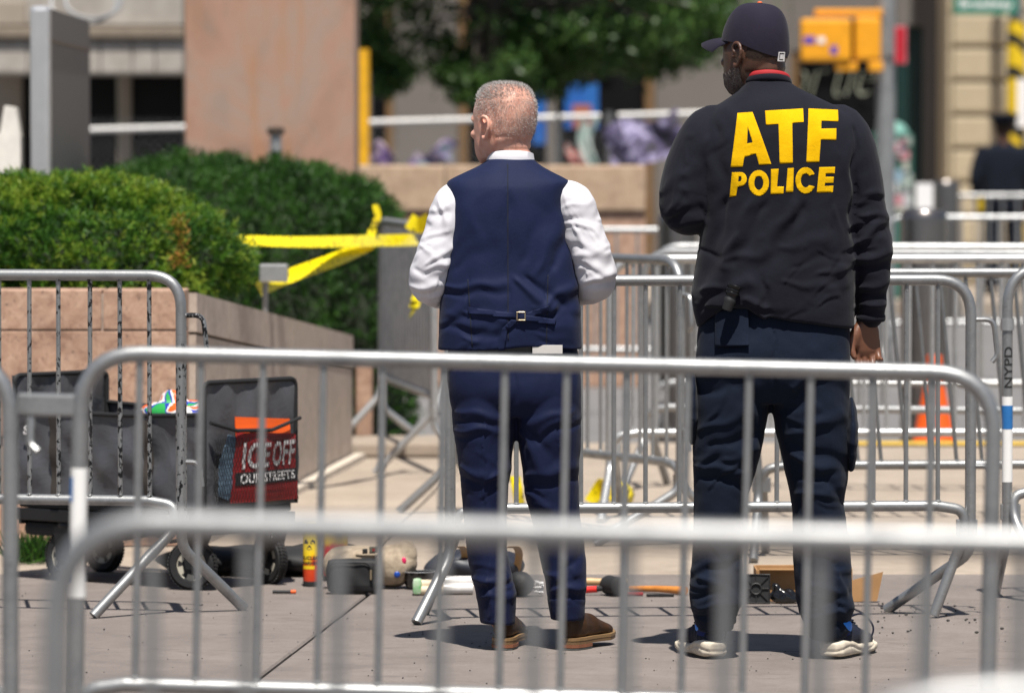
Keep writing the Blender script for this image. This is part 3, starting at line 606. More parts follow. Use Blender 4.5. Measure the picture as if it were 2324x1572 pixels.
def remesh(b, vox, smooth=4, fac=.5):
    me = b.mesh('tmp'); o = bpy.data.objects.new('tmp', me); COL.objects.link(o)
    m = o.modifiers.new('r', 'REMESH'); m.mode = 'VOXEL'; m.voxel_size = vox; m.adaptivity = 0
    if smooth: s = o.modifiers.new('s', 'SMOOTH'); s.factor = fac; s.iterations = smooth
    dg = bpy.context.evaluated_depsgraph_get(); e = o.evaluated_get(dg); mm = bpy.data.meshes.new_from_object(e); bpy.data.objects.remove(o); bpy.data.meshes.remove(me)
    V = np.empty(len(mm.vertices) * 3); mm.vertices.foreach_get('co', V); return mm, V.reshape(-1, 3)
def normals(mm):
    N = np.empty(len(mm.vertices) * 3); mm.vertex_normals.foreach_get('vector', N); return N.reshape(-1, 3)
def setV(mm, V): mm.vertices.foreach_set('co', np.ascontiguousarray(V).ravel()); mm.update()
def sm(mm): mm.polygons.foreach_set('use_smooth', [True] * len(mm.polygons)); return mm
def sstep(a, b, x): t = np.clip((x - a) / (b - a), 0, 1); return t * t * (3 - 2 * t)
def wavy(V, seed, f, k=6):
    r = np.random.default_rng(seed); o = 0
    for i in range(k): w = r.normal(size=3) * f * r.uniform(.6, 1.6); o = o + np.sin(V @ w + r.random() * 7)
    return o / k ** .5
def fold(V, N, F, amp=1.0, back=True):
    """F: (x0, z0, x1, z1, width, height) ridges (height > 0) or creases in the back view"""
    x, z = V[:, 0], V[:, 2]; out = np.zeros(len(V)); wx = x + .006 * np.sin(z * 45 + x * 20); wz = z + .005 * np.sin(x * 55 + z * 15)
    for (x0, z0, x1, z1, w, h) in F:
        dx, dz = x1 - x0, z1 - z0; L = math.hypot(dx, dz) + 1e-6; t = ((wx - x0) * dx + (wz - z0) * dz) / L ** 2; d = ((wx - x0) * dz - (wz - z0) * dx) / L
        ww = w * (.55 + .9 * np.clip(t, 0, 1)); e = np.where(t < 0, t * L / w, np.where(t > 1, (t - 1) * L / w, 0)); e = np.abs(e)
        out += h * np.exp(-(d / ww) ** 2) * np.exp(-(e / 1.2) ** 2)
    if back: out *= np.clip(.35 - N[:, 1] * 1.0, 0, 1)
    return V + N * (out * amp)[:, None]
def rfolds(seed, n, x0, x1, z0, z1, ang, da, ln, w, h):
    r = random.Random(seed); F = []
    for i in range(n):
        x, z, a, l = r.uniform(x0, x1), r.uniform(z0, z1), rad(ang + r.gauss(0, da)), ln * r.uniform(.6, 1.4); hh = h * r.uniform(.6, 1.3); ww = w * r.uniform(.7, 1.3); c, s = math.cos(a) * l / 2, math.sin(a) * l / 2
        F.append((x - c, z - s, x + c, z + s, ww, hh)); F.append((x - c + .3 * ww, z - s - 1.5 * ww, x + c + .2 * ww, z + s - 1.6 * ww, ww * .8, -hh * .8))
    return F
# ---- head and hands
def head_geo(b, T, nose=1.0, k=1.0, wid=1.0):
    rows = [(.237, -.022, .018, .018), (.231, -.058, .048, .043), (.215, -.084, .069, .060), (.187, -.100, .086, .072), (.150, -.104, .094, .077), (.118, -.099, .094, .0765), (.085, -.088, .091, .074), (.055, -.070, .090, .070), (.028, -.040, .088, .062), (.008, -.012, .082, .048), (-.006, .022, .070, .028)]
    torso(b, [(z * k, -hw * k * wid, hw * k * wid, yb * k, yf * k) for z, yb, yf, hw in rows], 36, 50, 2.0, T, 2.6)
    limb(b, [(0, .092 * k, .125 * k), (0, (.090 + .014 * nose) * k, .100 * k), (0, (.062 + .052 * nose) * k, .080 * k), (0, .092 * k, .068 * k)], [.007, .009, .0135 * nose, .008], 12, T=T)
    for s in (-1, 1):
        blob(b, (s * .012 * k, (.068 + .032 * nose) * k, .075 * k), (.009, .010, .008), T)                       # nostril wings
        limb(b, [(s * .012, .092 * k, .134 * k), (s * .034, .088 * k, .138 * k), (s * .058, .068 * k, .130 * k)], [.007, .009, .006], 10, T=T)   # brow
        blob(b, (s * .046 * k, .066 * k, .088 * k), (.018, .020, .015), T)                          # cheekbone
        # ear
        e = [(.004, .112), (.010, .128), (-.004, .138), (-.020, .132), (-.026, .112), (-.020, .092), (-.010, .078), (0, .073), (.006, .080)]
        limb(b, [(s * (.077 * wid + .010 + .006 * (j in (2, 3, 4, 5))) * k, (y - .004) * k, z * k) for j, (y, z) in enumerate(e)], [.0045, .0055, .006, .006, .006, .0055, .007, .0075, .005], 9, T=T)
        blob(b, (s * (.078 * wid) * k, -.010 * k, .106 * k), (.008, .017, .027), T, Matrix.Rotation(s * .25, 4, 'Z'))
        limb(b, [(s * .079 * k * wid, .006 * k, .112 * k), (s * .084 * k * wid, .006 * k, .100 * k)], [.006, .006], 8, T=T)
    limb(b, [(-.024, .086 * k, .043 * k), (0, .098 * k, .046 * k), (.024, .086 * k, .043 * k)], [.006, .007, .006], 10, T=T)       # lips
    limb(b, [(-.020, .085 * k, .034 * k), (0, .096 * k, .034 * k), (.020, .085 * k, .034 * k)], [.006, .0075, .006], 10, T=T)
    blob(b, (0, .080 * k, .010 * k), (.022, .014, .014), T)                                         # chin
    for s in (-1, 1): blob(b, (s * .046 * k * wid, .030 * k, .026 * k), (.014, .034, .018), T)         # jaw corner
def hand_geo(b, T, side=1, curl=.9, sc=1.0):
    """hand hanging along -z from the wrist at the origin; palm faces +y... fingers curl towards +y; thumb on +x*side"""
    def Q(p): return (p[0] * side * sc, p[1] * sc, p[2] * sc)
    limb(b, [Q((0, 0, .03)), Q((0, 0, 0)), Q((.002, .002, -.035)), Q((.004, .004, -.085))], [(.026 * sc, .021 * sc), (.027 * sc, .02 * sc), (.036 * sc, .0175 * sc), (.038 * sc, .015 * sc)], 16, T=T)
    limb(b, [Q((.022, .004, -.02)), Q((.034, .012, -.045)), Q((.032, .012, -.07))], [.014 * sc, .015 * sc, .010 * sc], 12, T=T)
    for j, (x, L, zz) in enumerate(((.030, .074, -.083), (.0105, .082, -.088), (-.0095, .077, -.086), (-.0275, .062, -.080))):
        a = .25 + .10 * j; p = Vector((x, .003, zz)); pts = [p + Vector((0, -.001, .02)), p]
        for seg, f in ((.43, 1.0), (.31, 1.45), (.26, 1.15)):
            p = p + Vector((-.06 * x, math.sin(a), -math.cos(a))) * (L * seg); pts.append(p.copy()); a += curl * f * .62
        limb(b, [Q(q) for q in pts], [.0088 * sc, .0092 * sc, .0086 * sc, .0078 * sc, .0066 * sc], 10, T=T)
    limb(b, [Q(q) for q in ((.024, .004, -.022), (.043, .014, -.048), (.048, .026, -.076), (.043, .036, -.098))], [.014 * sc, .0125 * sc, .0105 * sc, .0082 * sc], 12, T=T)
def fabric(name, c, rough=.9, weave=900, var=.12, sheen=.25, bump=.25, c2=None):
    t = NT(name); f = t.noise(9, 5, .6); c2 = c2 or tuple(x * (1 - var) for x in c); col = t.ramp(f, [(.3, c2), (.7, tuple(x * (1 + var) for x in c))])
    g = t.noise(weave, 2, .5); col = t.mix(t.ramp(g, [(.35, .25), (.65, 0.0)]), col, tuple(x * .6 for x in c)); t.col(col); t.set(rough, 0, .12, Sheen_Weight=sheen * .12, Sheen_Roughness=.5)
    t.bump(t.noise(weave * .5, 2), bump * .6, .001); t.bump(t.noise(55, 4), bump, .003); return t.m
def skin(name, c, c2, c3, rough=.5, spec=.4, palm=None):
    t = NT(name); f = t.noise(28, 5, .6); col = t.ramp(f, [(.28, c2), (.55, c), (.8, c3)])
    if palm: a = t.n.new('ShaderNodeAttribute'); a.attribute_name = 'palm'; col = t.mix(a.outputs['Fac'], col, palm)
    t.col(col); t.set(rough, 0, spec, Subsurface_Weight=.05, Subsurface_Scale=.006); t.bump(t.noise(380, 3), .18, .0012); return t.m
def patch(me, keep, off, name, attr=None):
    """copy of the faces of me whose vertices are all kept, lifted by off, closed underneath"""
    V = np.array([q.co for q in me.vertices]); N = normals(me); F = [p.vertices[:] for p in me.polygons]; F = [f for f in F if all(keep[i] for i in f)]
    used = sorted({i for f in F for i in f}); mp = {i: k for k, i in enumerate(used)}; n = len(used)
    o = off[used] if hasattr(off, '__len__') else off
    Vo = V[used] + N[used] * (o[:, None] if hasattr(o, '__len__') else o); Vi = V[used] - N[used] * .002
    F2 = [tuple(mp[i] for i in f) for f in F]; bot = [tuple(n + mp[i] for i in reversed(f)) for f in F]
    m = bpy.data.meshes.new(name); m.from_pydata([tuple(p) for p in np.vstack([Vo, Vi])], [], F2 + bot); sm(m)
    if attr is not None: a = m.attributes.new('tint', 'FLOAT', 'POINT'); a.data.foreach_set('value', np.concatenate([attr[used], attr[used]]))
    return m
def bvh_of(V, mm): return BVHTree.FromPolygons([tuple(p) for p in V], [p.vertices[:] for p in mm.polygons])
def lp(n, *a): return np.array(a)
def shoe(root, name, heel, phi, L, W, h_ank, mats, boot=True, label=None):
    """shoe with the heel end at heel, pointing along +y turned phi towards +x; returns the part"""
    T = Matrix.Translation(heel) @ Matrix.Rotation(-phi, 4, 'Z'); b = MB()
    def out(s, e=0):      # half widths along the foot, s in 0..1
        return np.interp(s, [0, .06, .2, .4, .55, .72, .88, .97, 1], [.30, .62, .74, .70, .78, .98, .86, .45, .12]) * W / 2 + e
    ss = np.concatenate([[0, .02, .05], np.linspace(.1, .9, 14), [.95, .98, 1.0]])
    sh = .034 if boot else .03
    top = np.interp(ss, [0, .05, .25, .38, .5, .62, .75, .88, .97, 1], [h_ank, h_ank, h_ank, h_ank * .82, .105, .085, .072, .064, .045, .030]) if boot else np.interp(ss, [0, .05, .22, .35, .5, .65, .8, .92, 1], [.098, .10, .092, .105, .10, .08, .068, .055, .034])
    V = []; n = 22
    for s, t in zip(ss, top):
        w = out(s) * .93; y = .006 + s * (L - .012); a = max(t - sh + .004, .01)
        for j in range(n):
            q = 2 * PI * j / n; c, si = math.cos(q), math.sin(q); hw = w * (abs(c) ** .8) * math.copysign(1, c) * (1 - .30 * max(si, 0) * min(1, a / .09)); zz = sh - .004 + a * (.5 + .5 * math.copysign(abs(si) ** .75, si)); V.append(T @ Vector((hw, y + (.010 * (zz / .1) if s > .5 else -.000), zz)))
    closed(b, V, n); mm, V = remesh(b, .004, 4); N = normals(mm)
    V = V + N * (.0012 * wavy(V, 3, 60))[:, None]; setV(mm, V); up = obj(name, sm(mm), mats[0], root)
    def slab(z0, z1, e, s0=0, s1=1, curve=0):
        b = MB(); pts = []; sq = [q for q in np.linspace(s0, s1, 26)]
        for s in sq: pts.append((out(s, e), -e + s * (L + 2 * e) if True else 0, s))
        ring = [(x, y, s) for x, y, s in pts] + [(-x, y, s) for x, y, s in reversed(pts)]; m = len(ring)
        lift = lambda s: curve * max(0, (s - .72) / .28) ** 2
        V = [T @ Vector((x, y, z0 + lift(s))) for x, y, s in ring] + [T @ Vector((x * 1.0, y, z1 + lift(s))) for x, y, s in ring]
        b.add(V, [tuple(range(m - 1, -1, -1)), tuple(range(m, 2 * m))] + [(i, (i + 1) % m, (i + 1) % m + m, i + m) for i in range(m)]); return b
    if boot:
        obj('welt', slab(.027, .036, .002, curve=.012), mats[1], up); obj('sole', slab(.016, .0265, .001, curve=.014), mats[2], up)
        obj('heel_block', slab(.006, .0155, .003, 0, .36), mats[3], up); obj('heel_tread', slab(.0, .0055, .002, 0, .36), mats[4], up); 
    else:
        b = MB(); V = []; sq = np.linspace(0, 1, 30); n = 16
        for s in sq:
            w = out(s, .007); y = -.008 + s * (L + .016); bulge = np.interp(s, [0, .1, .35, .5, .75, 1], [.050, .060, .050, .036, .036, .042]); z0 = .004 + .012 * max(0, (s - .75) / .25) ** 2 + .008 * max(0, (.08 - s) / .08)
            for j in range(n):
                q = 2 * PI * j / n; c, si = math.cos(q), math.sin(q); V.append(T @ Vector((w * math.copysign(abs(c) ** .45, c), y, z0 + (bulge - z0) * (.5 + .5 * math.copysign(abs(si) ** .5, si)))))
        closed(b, V, n); mm, V = remesh(b, .004, 3); N = normals(mm); V2 = np.array([(T.inverted() @ Vector(p))[:] for p in V])
        gz = .020 + .012 * np.sin(V2[:, 1] * 30); V = V - N * (.0035 * np.exp(-((V2[:, 2] - .026 - .010 * np.sin(V2[:, 1] * 28)) / .0035) ** 2))[:, None]; setV(mm, V)
        obj('sole', sm(mm), mats[1], up); obj('outsole', slab(.0, .0055, .0, curve=.012), mats[2], up)
    if label: up['label'] = label
    return up, T
# ---------------------------------------------------------------- man in the waistcoat
M['skin1'] = skin('fair_skin', (.60, .32, .24), (.52, .22, .155), (.66, .40, .31)); M['wshirt'] = fabric('white_cotton', (.58, .57, .61), .8, 900, .02, .1, .2)
M['vest'] = fabric('navy_wool', (.0080, .0130, .0440), .7, 1100, .12, .3, .3); M['navy'] = fabric('navy_trouser_wool', (.0062, .0098, .0360), .65, 1100, .12, .3, .25)
M['btape2'] = mat('belt_leather', (.01, .01, .011), .35); M['brass'] = mat('buckle_metal', (.45, .36, .24), .35, .9); M['paper'] = mat('white_paper', (.78, .76, .75), .7, var=.03)
M['boot'] = mat('brown_leather', (.046, .019, .006), .5, var=.5, scale=16, bump=.15, bscale=200, spec=.3); M['welt'] = mat('tan_welt', (.22, .13, .055), .6); M['sole1'] = mat('tan_sole', (.15, .085, .036), .7); M['heel1'] = mat('rust_heel', (.21, .075, .035), .7); M['tread'] = mat('grey_rubber', (.10, .105, .10), .8)
u1, v1_ = 1165, 1475; s1_ = 740.0
A1 = empty('person', G(u1, v1_ - 4), 'man in navy waistcoat and white shirt seen from behind, head turned left', 'person')
ux = lambda u: (u - u1) / s1_
vz = lambda v: (v1_ - v) / s1_
HT1 = Matrix.Translation((ux(1146), .055, vz(370))) @ Matrix.Rotation(rad(46), 4, 'Z') @ Matrix.Rotation(rad(-2), 4, 'X') @ Matrix.Diagonal((1.08, 1.05, 1.03, 1))
# body: one continuous figure under the clothes
b = MB(); head_geo(b, HT1, .55, 1.0)
limb(b, [(ux(1158), .035, 1.40), (ux(1158), .045, 1.50), (ux(1156), .05, 1.60)], [(.078, .066), (.066, .066), (.064, .068)], 24)
torso(b, [(.80, -.15, .17, -.09, .09), (.95, -.17, .16, -.09, .08), (1.1, -.15, .14, -.08, .09), (1.3, -.15, .13, -.08, .10), (1.39, -.12, .10, -.05, .09), (1.46, -.07, .06, -.01, .07)], 32, 40)
for (sh, el, wr) in (((-.15, .01, 1.345), (-.262, -.02, 1.135), (-.14, .20, 1.08)), ((.12, .01, 1.345), (.258, -.02, 1.145), (.14, .20, 1.09))):
    limb(b, [sh, ((sh[0] + el[0]) / 2, 0, (sh[2] + el[2]) / 2), el, ((wr[0] + el[0]) / 2, .09, (wr[2] + el[2]) / 2), wr], [.05, .047, .04, .04, .028], 16)
    sd = 1 if sh[0] < 0 else -1
    Th = Matrix.Translation(wr) @ Matrix.Rotation(-.45 * sd, 4, 'Z') @ Matrix.Rotation(rad(95), 4, 'X') @ Matrix.Rotation(PI * .5 * sd, 4, 'Z')
    hand_geo(b, Th, sd, .8)
for (hp, kn, an, ft) in (((-.085, 0, .85), (ux(1100), 0, .48), (ux(1128), .01, .10), (ux(1150), .15, .05)), ((.095, 0, .85), (ux(1262), 0, .48), (ux(1290), .01, .10), (ux(1345), .14, .05))):
    limb(b, [hp, ((hp[0] + kn[0]) / 2, 0, .67), kn, (kn[0] * .5 + an[0] * .5, 0, .28), an, ft], [.08, .07, .055, .048, .028, .02], 18)
mm, V = remesh(b, .0036, 5, .45)
Hi = np.array(HT1.inverted()); h = V @ Hi[:3, :3].T + Hi[:3, 3]; N = normals(mm)
for s in (-1, 1):
    e = np.exp(-(((h[:, 0] - s * .032) / .014) ** 2 + ((h[:, 2] - .116) / .009) ** 2)) * (h[:, 1] > .06); V = V - N * (.009 * e)[:, None]
fold1 = np.exp(-(((h[:, 2] - .058 + .02 * np.sin(h[:, 0] * 30)) / .005) ** 2)) * (h[:, 1] < -.03) * .0025 + np.exp(-(((h[:, 2] - .037) / .006) ** 2)) * (h[:, 1] < -.03) * .003
V = V - N * fold1[:, None]; V = V + N * (.0006 * wavy(V, 4, 90))[:, None] * (V[:, 2] > 1.3)[:, None]; setV(mm, V); body1 = obj('body', sm(mm), 'skin1', A1)
# grey cropped hair, thin over the crown
lm = .004 * wavy(h, 8, 70)
hair = ((h[:, 2] > .075 + lm + np.clip((h[:, 1] + .04) * .55, -.012, .2)) & (h[:, 1] < .062 + lm - np.clip((.16 - h[:, 2]) * .55, 0, .1) + .012 * (h[:, 2] > .2)) & (np.abs(h[:, 0]) < .095) & ~((np.abs(h[:, 0]) > .0785) & (h[:, 2] < .15)))
f1 = h[:, 2] - (.075 + np.clip((h[:, 1] + .04) * .55, -.012, .2)); f2 = .062 - np.clip((.16 - h[:, 2]) * .55, 0, .1) + .012 * (h[:, 2] > .2) - h[:, 1]
edge = np.minimum(f1 * .55, f2)
thin = .85 * np.clip(1 - edge / .042, 0, 1) ** 1.3 + .85 * np.exp(-(((h[:, 0] + .008) / .05) ** 2 + ((h[:, 1] + .078) / .045) ** 2 + ((h[:, 2] - .178) / .048) ** 2)) 
M['hair1'] = leafmat('cropped_grey_hair', [(0, (.06, .052, .048)), (.45, (.22, .205, .195)), (1, (.60, .59, .58))], .55, .15)
def strands(mm, V, keep, dens, ln, comb, seed, n, name, tint=(.62, .27)):
    r = np.random.default_rng(seed); idx = np.where(keep)[0]; w = dens[idx]; pick = r.choice(idx, n, p=w / w.sum()); N_ = normals(mm)[pick]; C_ = V[pick] + r.normal(size=(n, 3)) * .0016; L_ = ln[pick] * r.uniform(.6, 1.3, n)
    A_ = unit(N_ * 1.0 + comb[pick] * .9 + r.normal(size=(n, 3)) * .17) * L_[:, None]; return quads_mesh(name, C_ - N_ * .0008, A_, unit(np.cross(A_, r.normal(size=(n, 3)))) * .00032, np.clip(r.normal(tint[0], tint[1], n), 0, 1))
RH = np.array(HT1)[:3, :3]; comb = np.where((h[:, 2] > .19)[:, None], np.array([0, .6, .2]), np.array([0, -.35, -.8])) @ RH.T
dens = np.clip(1.15 - np.clip(thin, 0, 1.1), .05, 1) * np.clip(edge / .012, .06, 1); ln = .0048 + .0055 * sstep(.14, .22, h[:, 2]) - .0010 * np.clip(thin, 0, 1)
obj('hair', strands(mm, V, hair, dens, ln, comb, 2, 24000, 'hair'), 'hair1', A1)
for s in (-1, 1): obj('eye', MB().ell(HT1 @ Vector((s * .032, .073, .116)), (.0115, .0115, .0115), 12, 8), mat('eye_white', (.6, .56, .53), .2), A1, 1)
# shirt
b = MB()
torso(b, [(.93, -.19, .18, -.105, .10), (1.1, -.19, .165, -.105, .10), (1.3, -.185, .155, -.105, .12), (1.38, -.19, .165, -.085, .10), (1.435, -.13, .11, -.045, .09), (1.49, -.078, .066, -.022, .10)], 40, 50)
limb(b, [(ux(1060), .0, vz(444)), (ux(1030), -.008, vz(466)), (ux(1008), -.02, vz(535)), (ux(987), -.03, vz(590)), (ux(974), -.028, vz(634)), (ux(985), .03, vz(650)), (ux(1010), .12, vz(665)), (ux(1040), .20, vz(680))], [.052, (.064, .072), (.064, .072), (.063, .070), .063, .064, .055, .045], 24)
limb(b, [(ux(1264), .0, vz(446)), (ux(1300), -.008, vz(464)), (ux(1326), -.02, vz(538)), (ux(1344), -.03, vz(585)), (ux(1354), -.028, vz(628)), (ux(1345), .03, vz(642)), (ux(1320), .12, vz(656)), (ux(1290), .20, vz(672))], [.052, (.064, .072), (.064, .072), (.063, .070), .063, .064, .055, .045], 24)
mm, V = remesh(b, .005, 5); N = normals(mm)
F = [(ux(960), vz(560), ux(1000), vz(600), .012, .007), (ux(950), vz(610), ux(1005), vz(640), .012, -.008), (ux(935), vz(650), ux(1000), vz(648), .010, .010), (ux(935), vz(664), ux(1000), vz(664), .009, -.009), (ux(990), vz(470), ux(1010), vz(560), .012, -.006), (ux(1000), vz(455), ux(1016), vz(520), .007, .006),
     (ux(1290), vz(470), ux(1350), vz(450), .012, .006), (ux(1295), vz(500), ux(1360), vz(490), .014, -.007), (ux(1310), vz(560), ux(1385), vz(600), .014, -.009), (ux(1300), vz(520), ux(1340), vz(590), .010, .008), (ux(1330), vz(640), ux(1400), vz(618), .010, .008), (ux(1330), vz(650), ux(1400), vz(636), .010, -.010), (ux(1320), vz(600), ux(1395), vz(640), .01, -.007), (ux(1350), vz(520), ux(1375), vz(570), .009, .006)] + rfolds(3, 12, -.34, -.2, 1.06, 1.38, 40, 30, .09, .008, .0045) + rfolds(4, 14, .15, .34, 1.06, 1.38, -40, 30, .09, .008, .0045)
V = fold(V, N, F, .6); setV(mm, V); N = normals(mm); V = V + N * (.0012 * wavy(V, 6, 55))[:, None]; setV(mm, V); shirt1 = obj('shirt', sm(mm), 'wshirt', A1)
# collar: standing band, higher at the back
b = MB(); Vv = []; n = 56
for j in range(n):
    w = 2 * PI * j / n; rx, ry = .073, .070; cx, cy = ux(1158), .048; bk = -math.sin(w); zt = vz(342) - .012 * (1 - bk) * .9
    zb = vz(374) - .016 * (1 - bk) * .7
    for (rr, z) in ((1.0, zb), (1.0 + .04, zb - .004), (1.10, zb - .002), (1.03, (zb + zt) / 2), (.985, zt), (.95, zt + .001), (.93, zt - .006), (.95, zb)):
        Vv.append((cx + math.cos(w) * rx * rr, cy + math.sin(w) * ry * rr, z))
m_ = 8; b.add(Vv, [(j * m_ + i, j * m_ + (i + 1) % m_, ((j + 1) % n) * m_ + (i + 1) % m_, ((j + 1) % n) * m_ + i) for j in range(n) for i in range(m_)])
obj('collar', b, 'wshirt', A1, 60)
# waistcoat
b = MB()
rows = [(vz(793), 994, 1321, -.130, .125), (vz(740), 996, 1319, -.134, .125), (vz(690), 999, 1317, -.133, .125), (vz(640), 1001, 1311, -.128, .125), (vz(580), 1006, 1302, -.125, .13), (vz(520), 1011, 1290, -.124, .135), (vz(470), 1013, 1284, -.120, .135), (vz(432), 1012, 1289, -.110, .125), (vz(414), 1014, 1294, -.098, .115), (vz(404), 1027, 1281, -.088, .105), (vz(392), 1054, 1258, -.073, .10), (vz(380), 1080, 1236, -.055, .10), (vz(368), 1100, 1217, -.040, .115), (vz(362), 1106, 1212, -.030, .12)]
torso(b, [(z, ux(a), ux(c), d, e) for z, a, c, d, e in rows], 64, 110, 2.7)
mm, V = remesh(b, .0045, 4); N = normals(mm)
x, z = V[:, 0], V[:, 2]
F = [(ux(1152), vz(380), ux(1153), vz(700), .0035, -.0035), (ux(1062), vz(630), ux(1072), vz(780), .004, -.003), (ux(1243), vz(620), ux(1240), vz(780), .004, -.003),
     (ux(1020), vz(650), ux(1150), vz(640), .012, .006), (ux(1015), vz(668), ux(1140), vz(658), .012, -.006), (ux(1180), vz(640), ux(1250), vz(700), .016, .010), (ux(1205), vz(630), ux(1290), vz(700), .014, -.010), (ux(1235), vz(690), ux(1310), vz(640), .014, .009), (ux(1250), vz(715), ux(1318), vz(670), .014, -.009), (ux(1255), vz(600), ux(1300), vz(520), .020, -.010), (ux(1225), vz(600), ux(1275), vz(500), .022, .007),
     (ux(1020), vz(740), ux(1120), vz(760), .016, -.006), (ux(1030), vz(560), ux(1070), vz(480), .025, .005), (ux(1040), vz(600), ux(1110), vz(560), .022, -.005), (ux(1190), vz(575), ux(1235), vz(480), .022, -.006), (ux(1060), vz(705), ux(1150), vz(722), .012, .006), (ux(1200), vz(730), ux(1290), vz(745), .016, .006), (ux(1090), vz(440), ux(1130), vz(400), .03, .003),
     (ux(1152), vz(470), ux(1150), vz(620), .035, -.008), (ux(1080), vz(520), ux(1090), vz(640), .03, .005), (ux(1060), vz(765), ux(1110), vz(775), .01, .004)] + rfolds(9, 9, -.2, .18, .95, 1.12, 10, 22, .14, .013, .0035)
V = fold(V, N, F, .75); setV(mm, V); N = normals(mm); V = V + N * (.0010 * wavy(V, 16, 40))[:, None]
# arched hem at the back
lift = .012 * np.exp(-((V[:, 0] - ux(1210)) / .10) ** 2); low = np.clip((.99 - V[:, 2]) / .07, 0, 1); V[:, 2] += lift * low
setV(mm, V); vest1 = obj('waistcoat', sm(mm), 'vest', A1); bv1 = bvh_of(V, mm)
def strap(name, poly, off, th, m, parent, bvh=bv1):
    bm = poly_bm([(ux(a), vz(c)) for a, c in poly], .008); project(bm, bvh, off); return obj(name, sm(bm_mesh(bm, name, th)), m, parent)
M['seam'] = mat('navy_seam', (.003, .005, .016), .9)
for pl in ([(1151, 372), (1153.5, 372), (1154.5, 770), (1152, 770)], [(1061, 632), (1063.5, 632), (1073.5, 785), (1071, 785)], [(1242, 622), (1244.5, 622), (1241, 785), (1238.5, 785)]): strap('seam', pl, .0003, .0004, 'seam', vest1)
strap('adjuster_strap', [(1062, 694), (1170, 708), (1170, 720), (1062, 708)], .001, .0035, 'vest', vest1)
strap('adjuster_strap', [(1192, 708), (1245, 690), (1248, 704), (1192, 720)], .001, .0035, 'vest', vest1)
strap('adjuster_strap', [(1176, 709), (1262, 722), (1258, 735), (1176, 721)], .004, .004, 'vest', vest1)
strap('strap_tail', [(1160, 722), (1178, 724), (1152, 745), (1144, 792), (1130, 792), (1140, 742)], .003, .004, 'vest', vest1)
for (a, c, d, e) in ((1172, 1193, 704, 707), (1172, 1193, 722, 725), (1172, 1175, 704, 725), (1190, 1193, 704, 725)): strap('buckle', [(a, d), (c, d), (c, e), (a, e)], .008, .0025, 'brass', vest1)
# trousers
def trousers(rows_hip, legs, vox=.0055, yb=0):
    b = MB(); torso(b, rows_hip, 44, 40, 2.5)
    for L in legs: limb(b, [p[:3] for p in L], [p[3:] for p in L], 32, 70, ends=False)
    return remesh(b, vox, 4)
W2 = lambda a, c: ((ux(a) + ux(c)) / 2, (ux(c) - ux(a)) / 2)
def leg(rows):      # (v, u_left, u_right, ycentre, depth)
    out = []
    for v, a, c, y, d in rows: cx, hw = W2(a, c); out.append((cx, y, vz(v), hw, d))
    return out
hip = [(vz(770), ux(1020), ux(1306), -.105, .11), (vz(800), ux(1016), ux(1312), -.112, .11), (vz(850), ux(1014), ux(1318), -.128, .10), (vz(890), ux(1018), ux(1320), -.132, .095), (vz(925), ux(1024), ux(1320), -.115, .09), (vz(945), ux(1032), ux(1318), -.085, .07)]
mm, V = trousers(hip, [leg([(860, 1030, 1170, -.01, .105), (940, 1025, 1172, -.01, .112), (1010, 1034, 1166, -.008, .102), (1070, 1042, 1159, -.005, .095), (1113, 1046, 1154, .0, .086), (1180, 1052, 1150, .0, .080), (1257, 1060, 1152, .0, .078), (1320, 1074, 1164, -.002, .078), (1360, 1082, 1172, -.002, .08), (1400, 1088, 1170, 0, .078), (1418, 1089, 1168, 0, .078)]),
                         leg([(860, 1172, 1312, -.01, .105), (940, 1172, 1320, -.01, .112), (1010, 1177, 1319, -.008, .102), (1070, 1186, 1314, -.005, .095), (1113, 1190, 1315, .0, .088), (1180, 1208, 1318, .0, .082), (1257, 1224, 1330, .0, .080), (1320, 1238, 1332, -.002, .08), (1360, 1242, 1330, -.002, .08), (1395, 1248, 1328, 0, .078), (1409, 1250, 1326, 0, .078)])])
N = normals(mm)
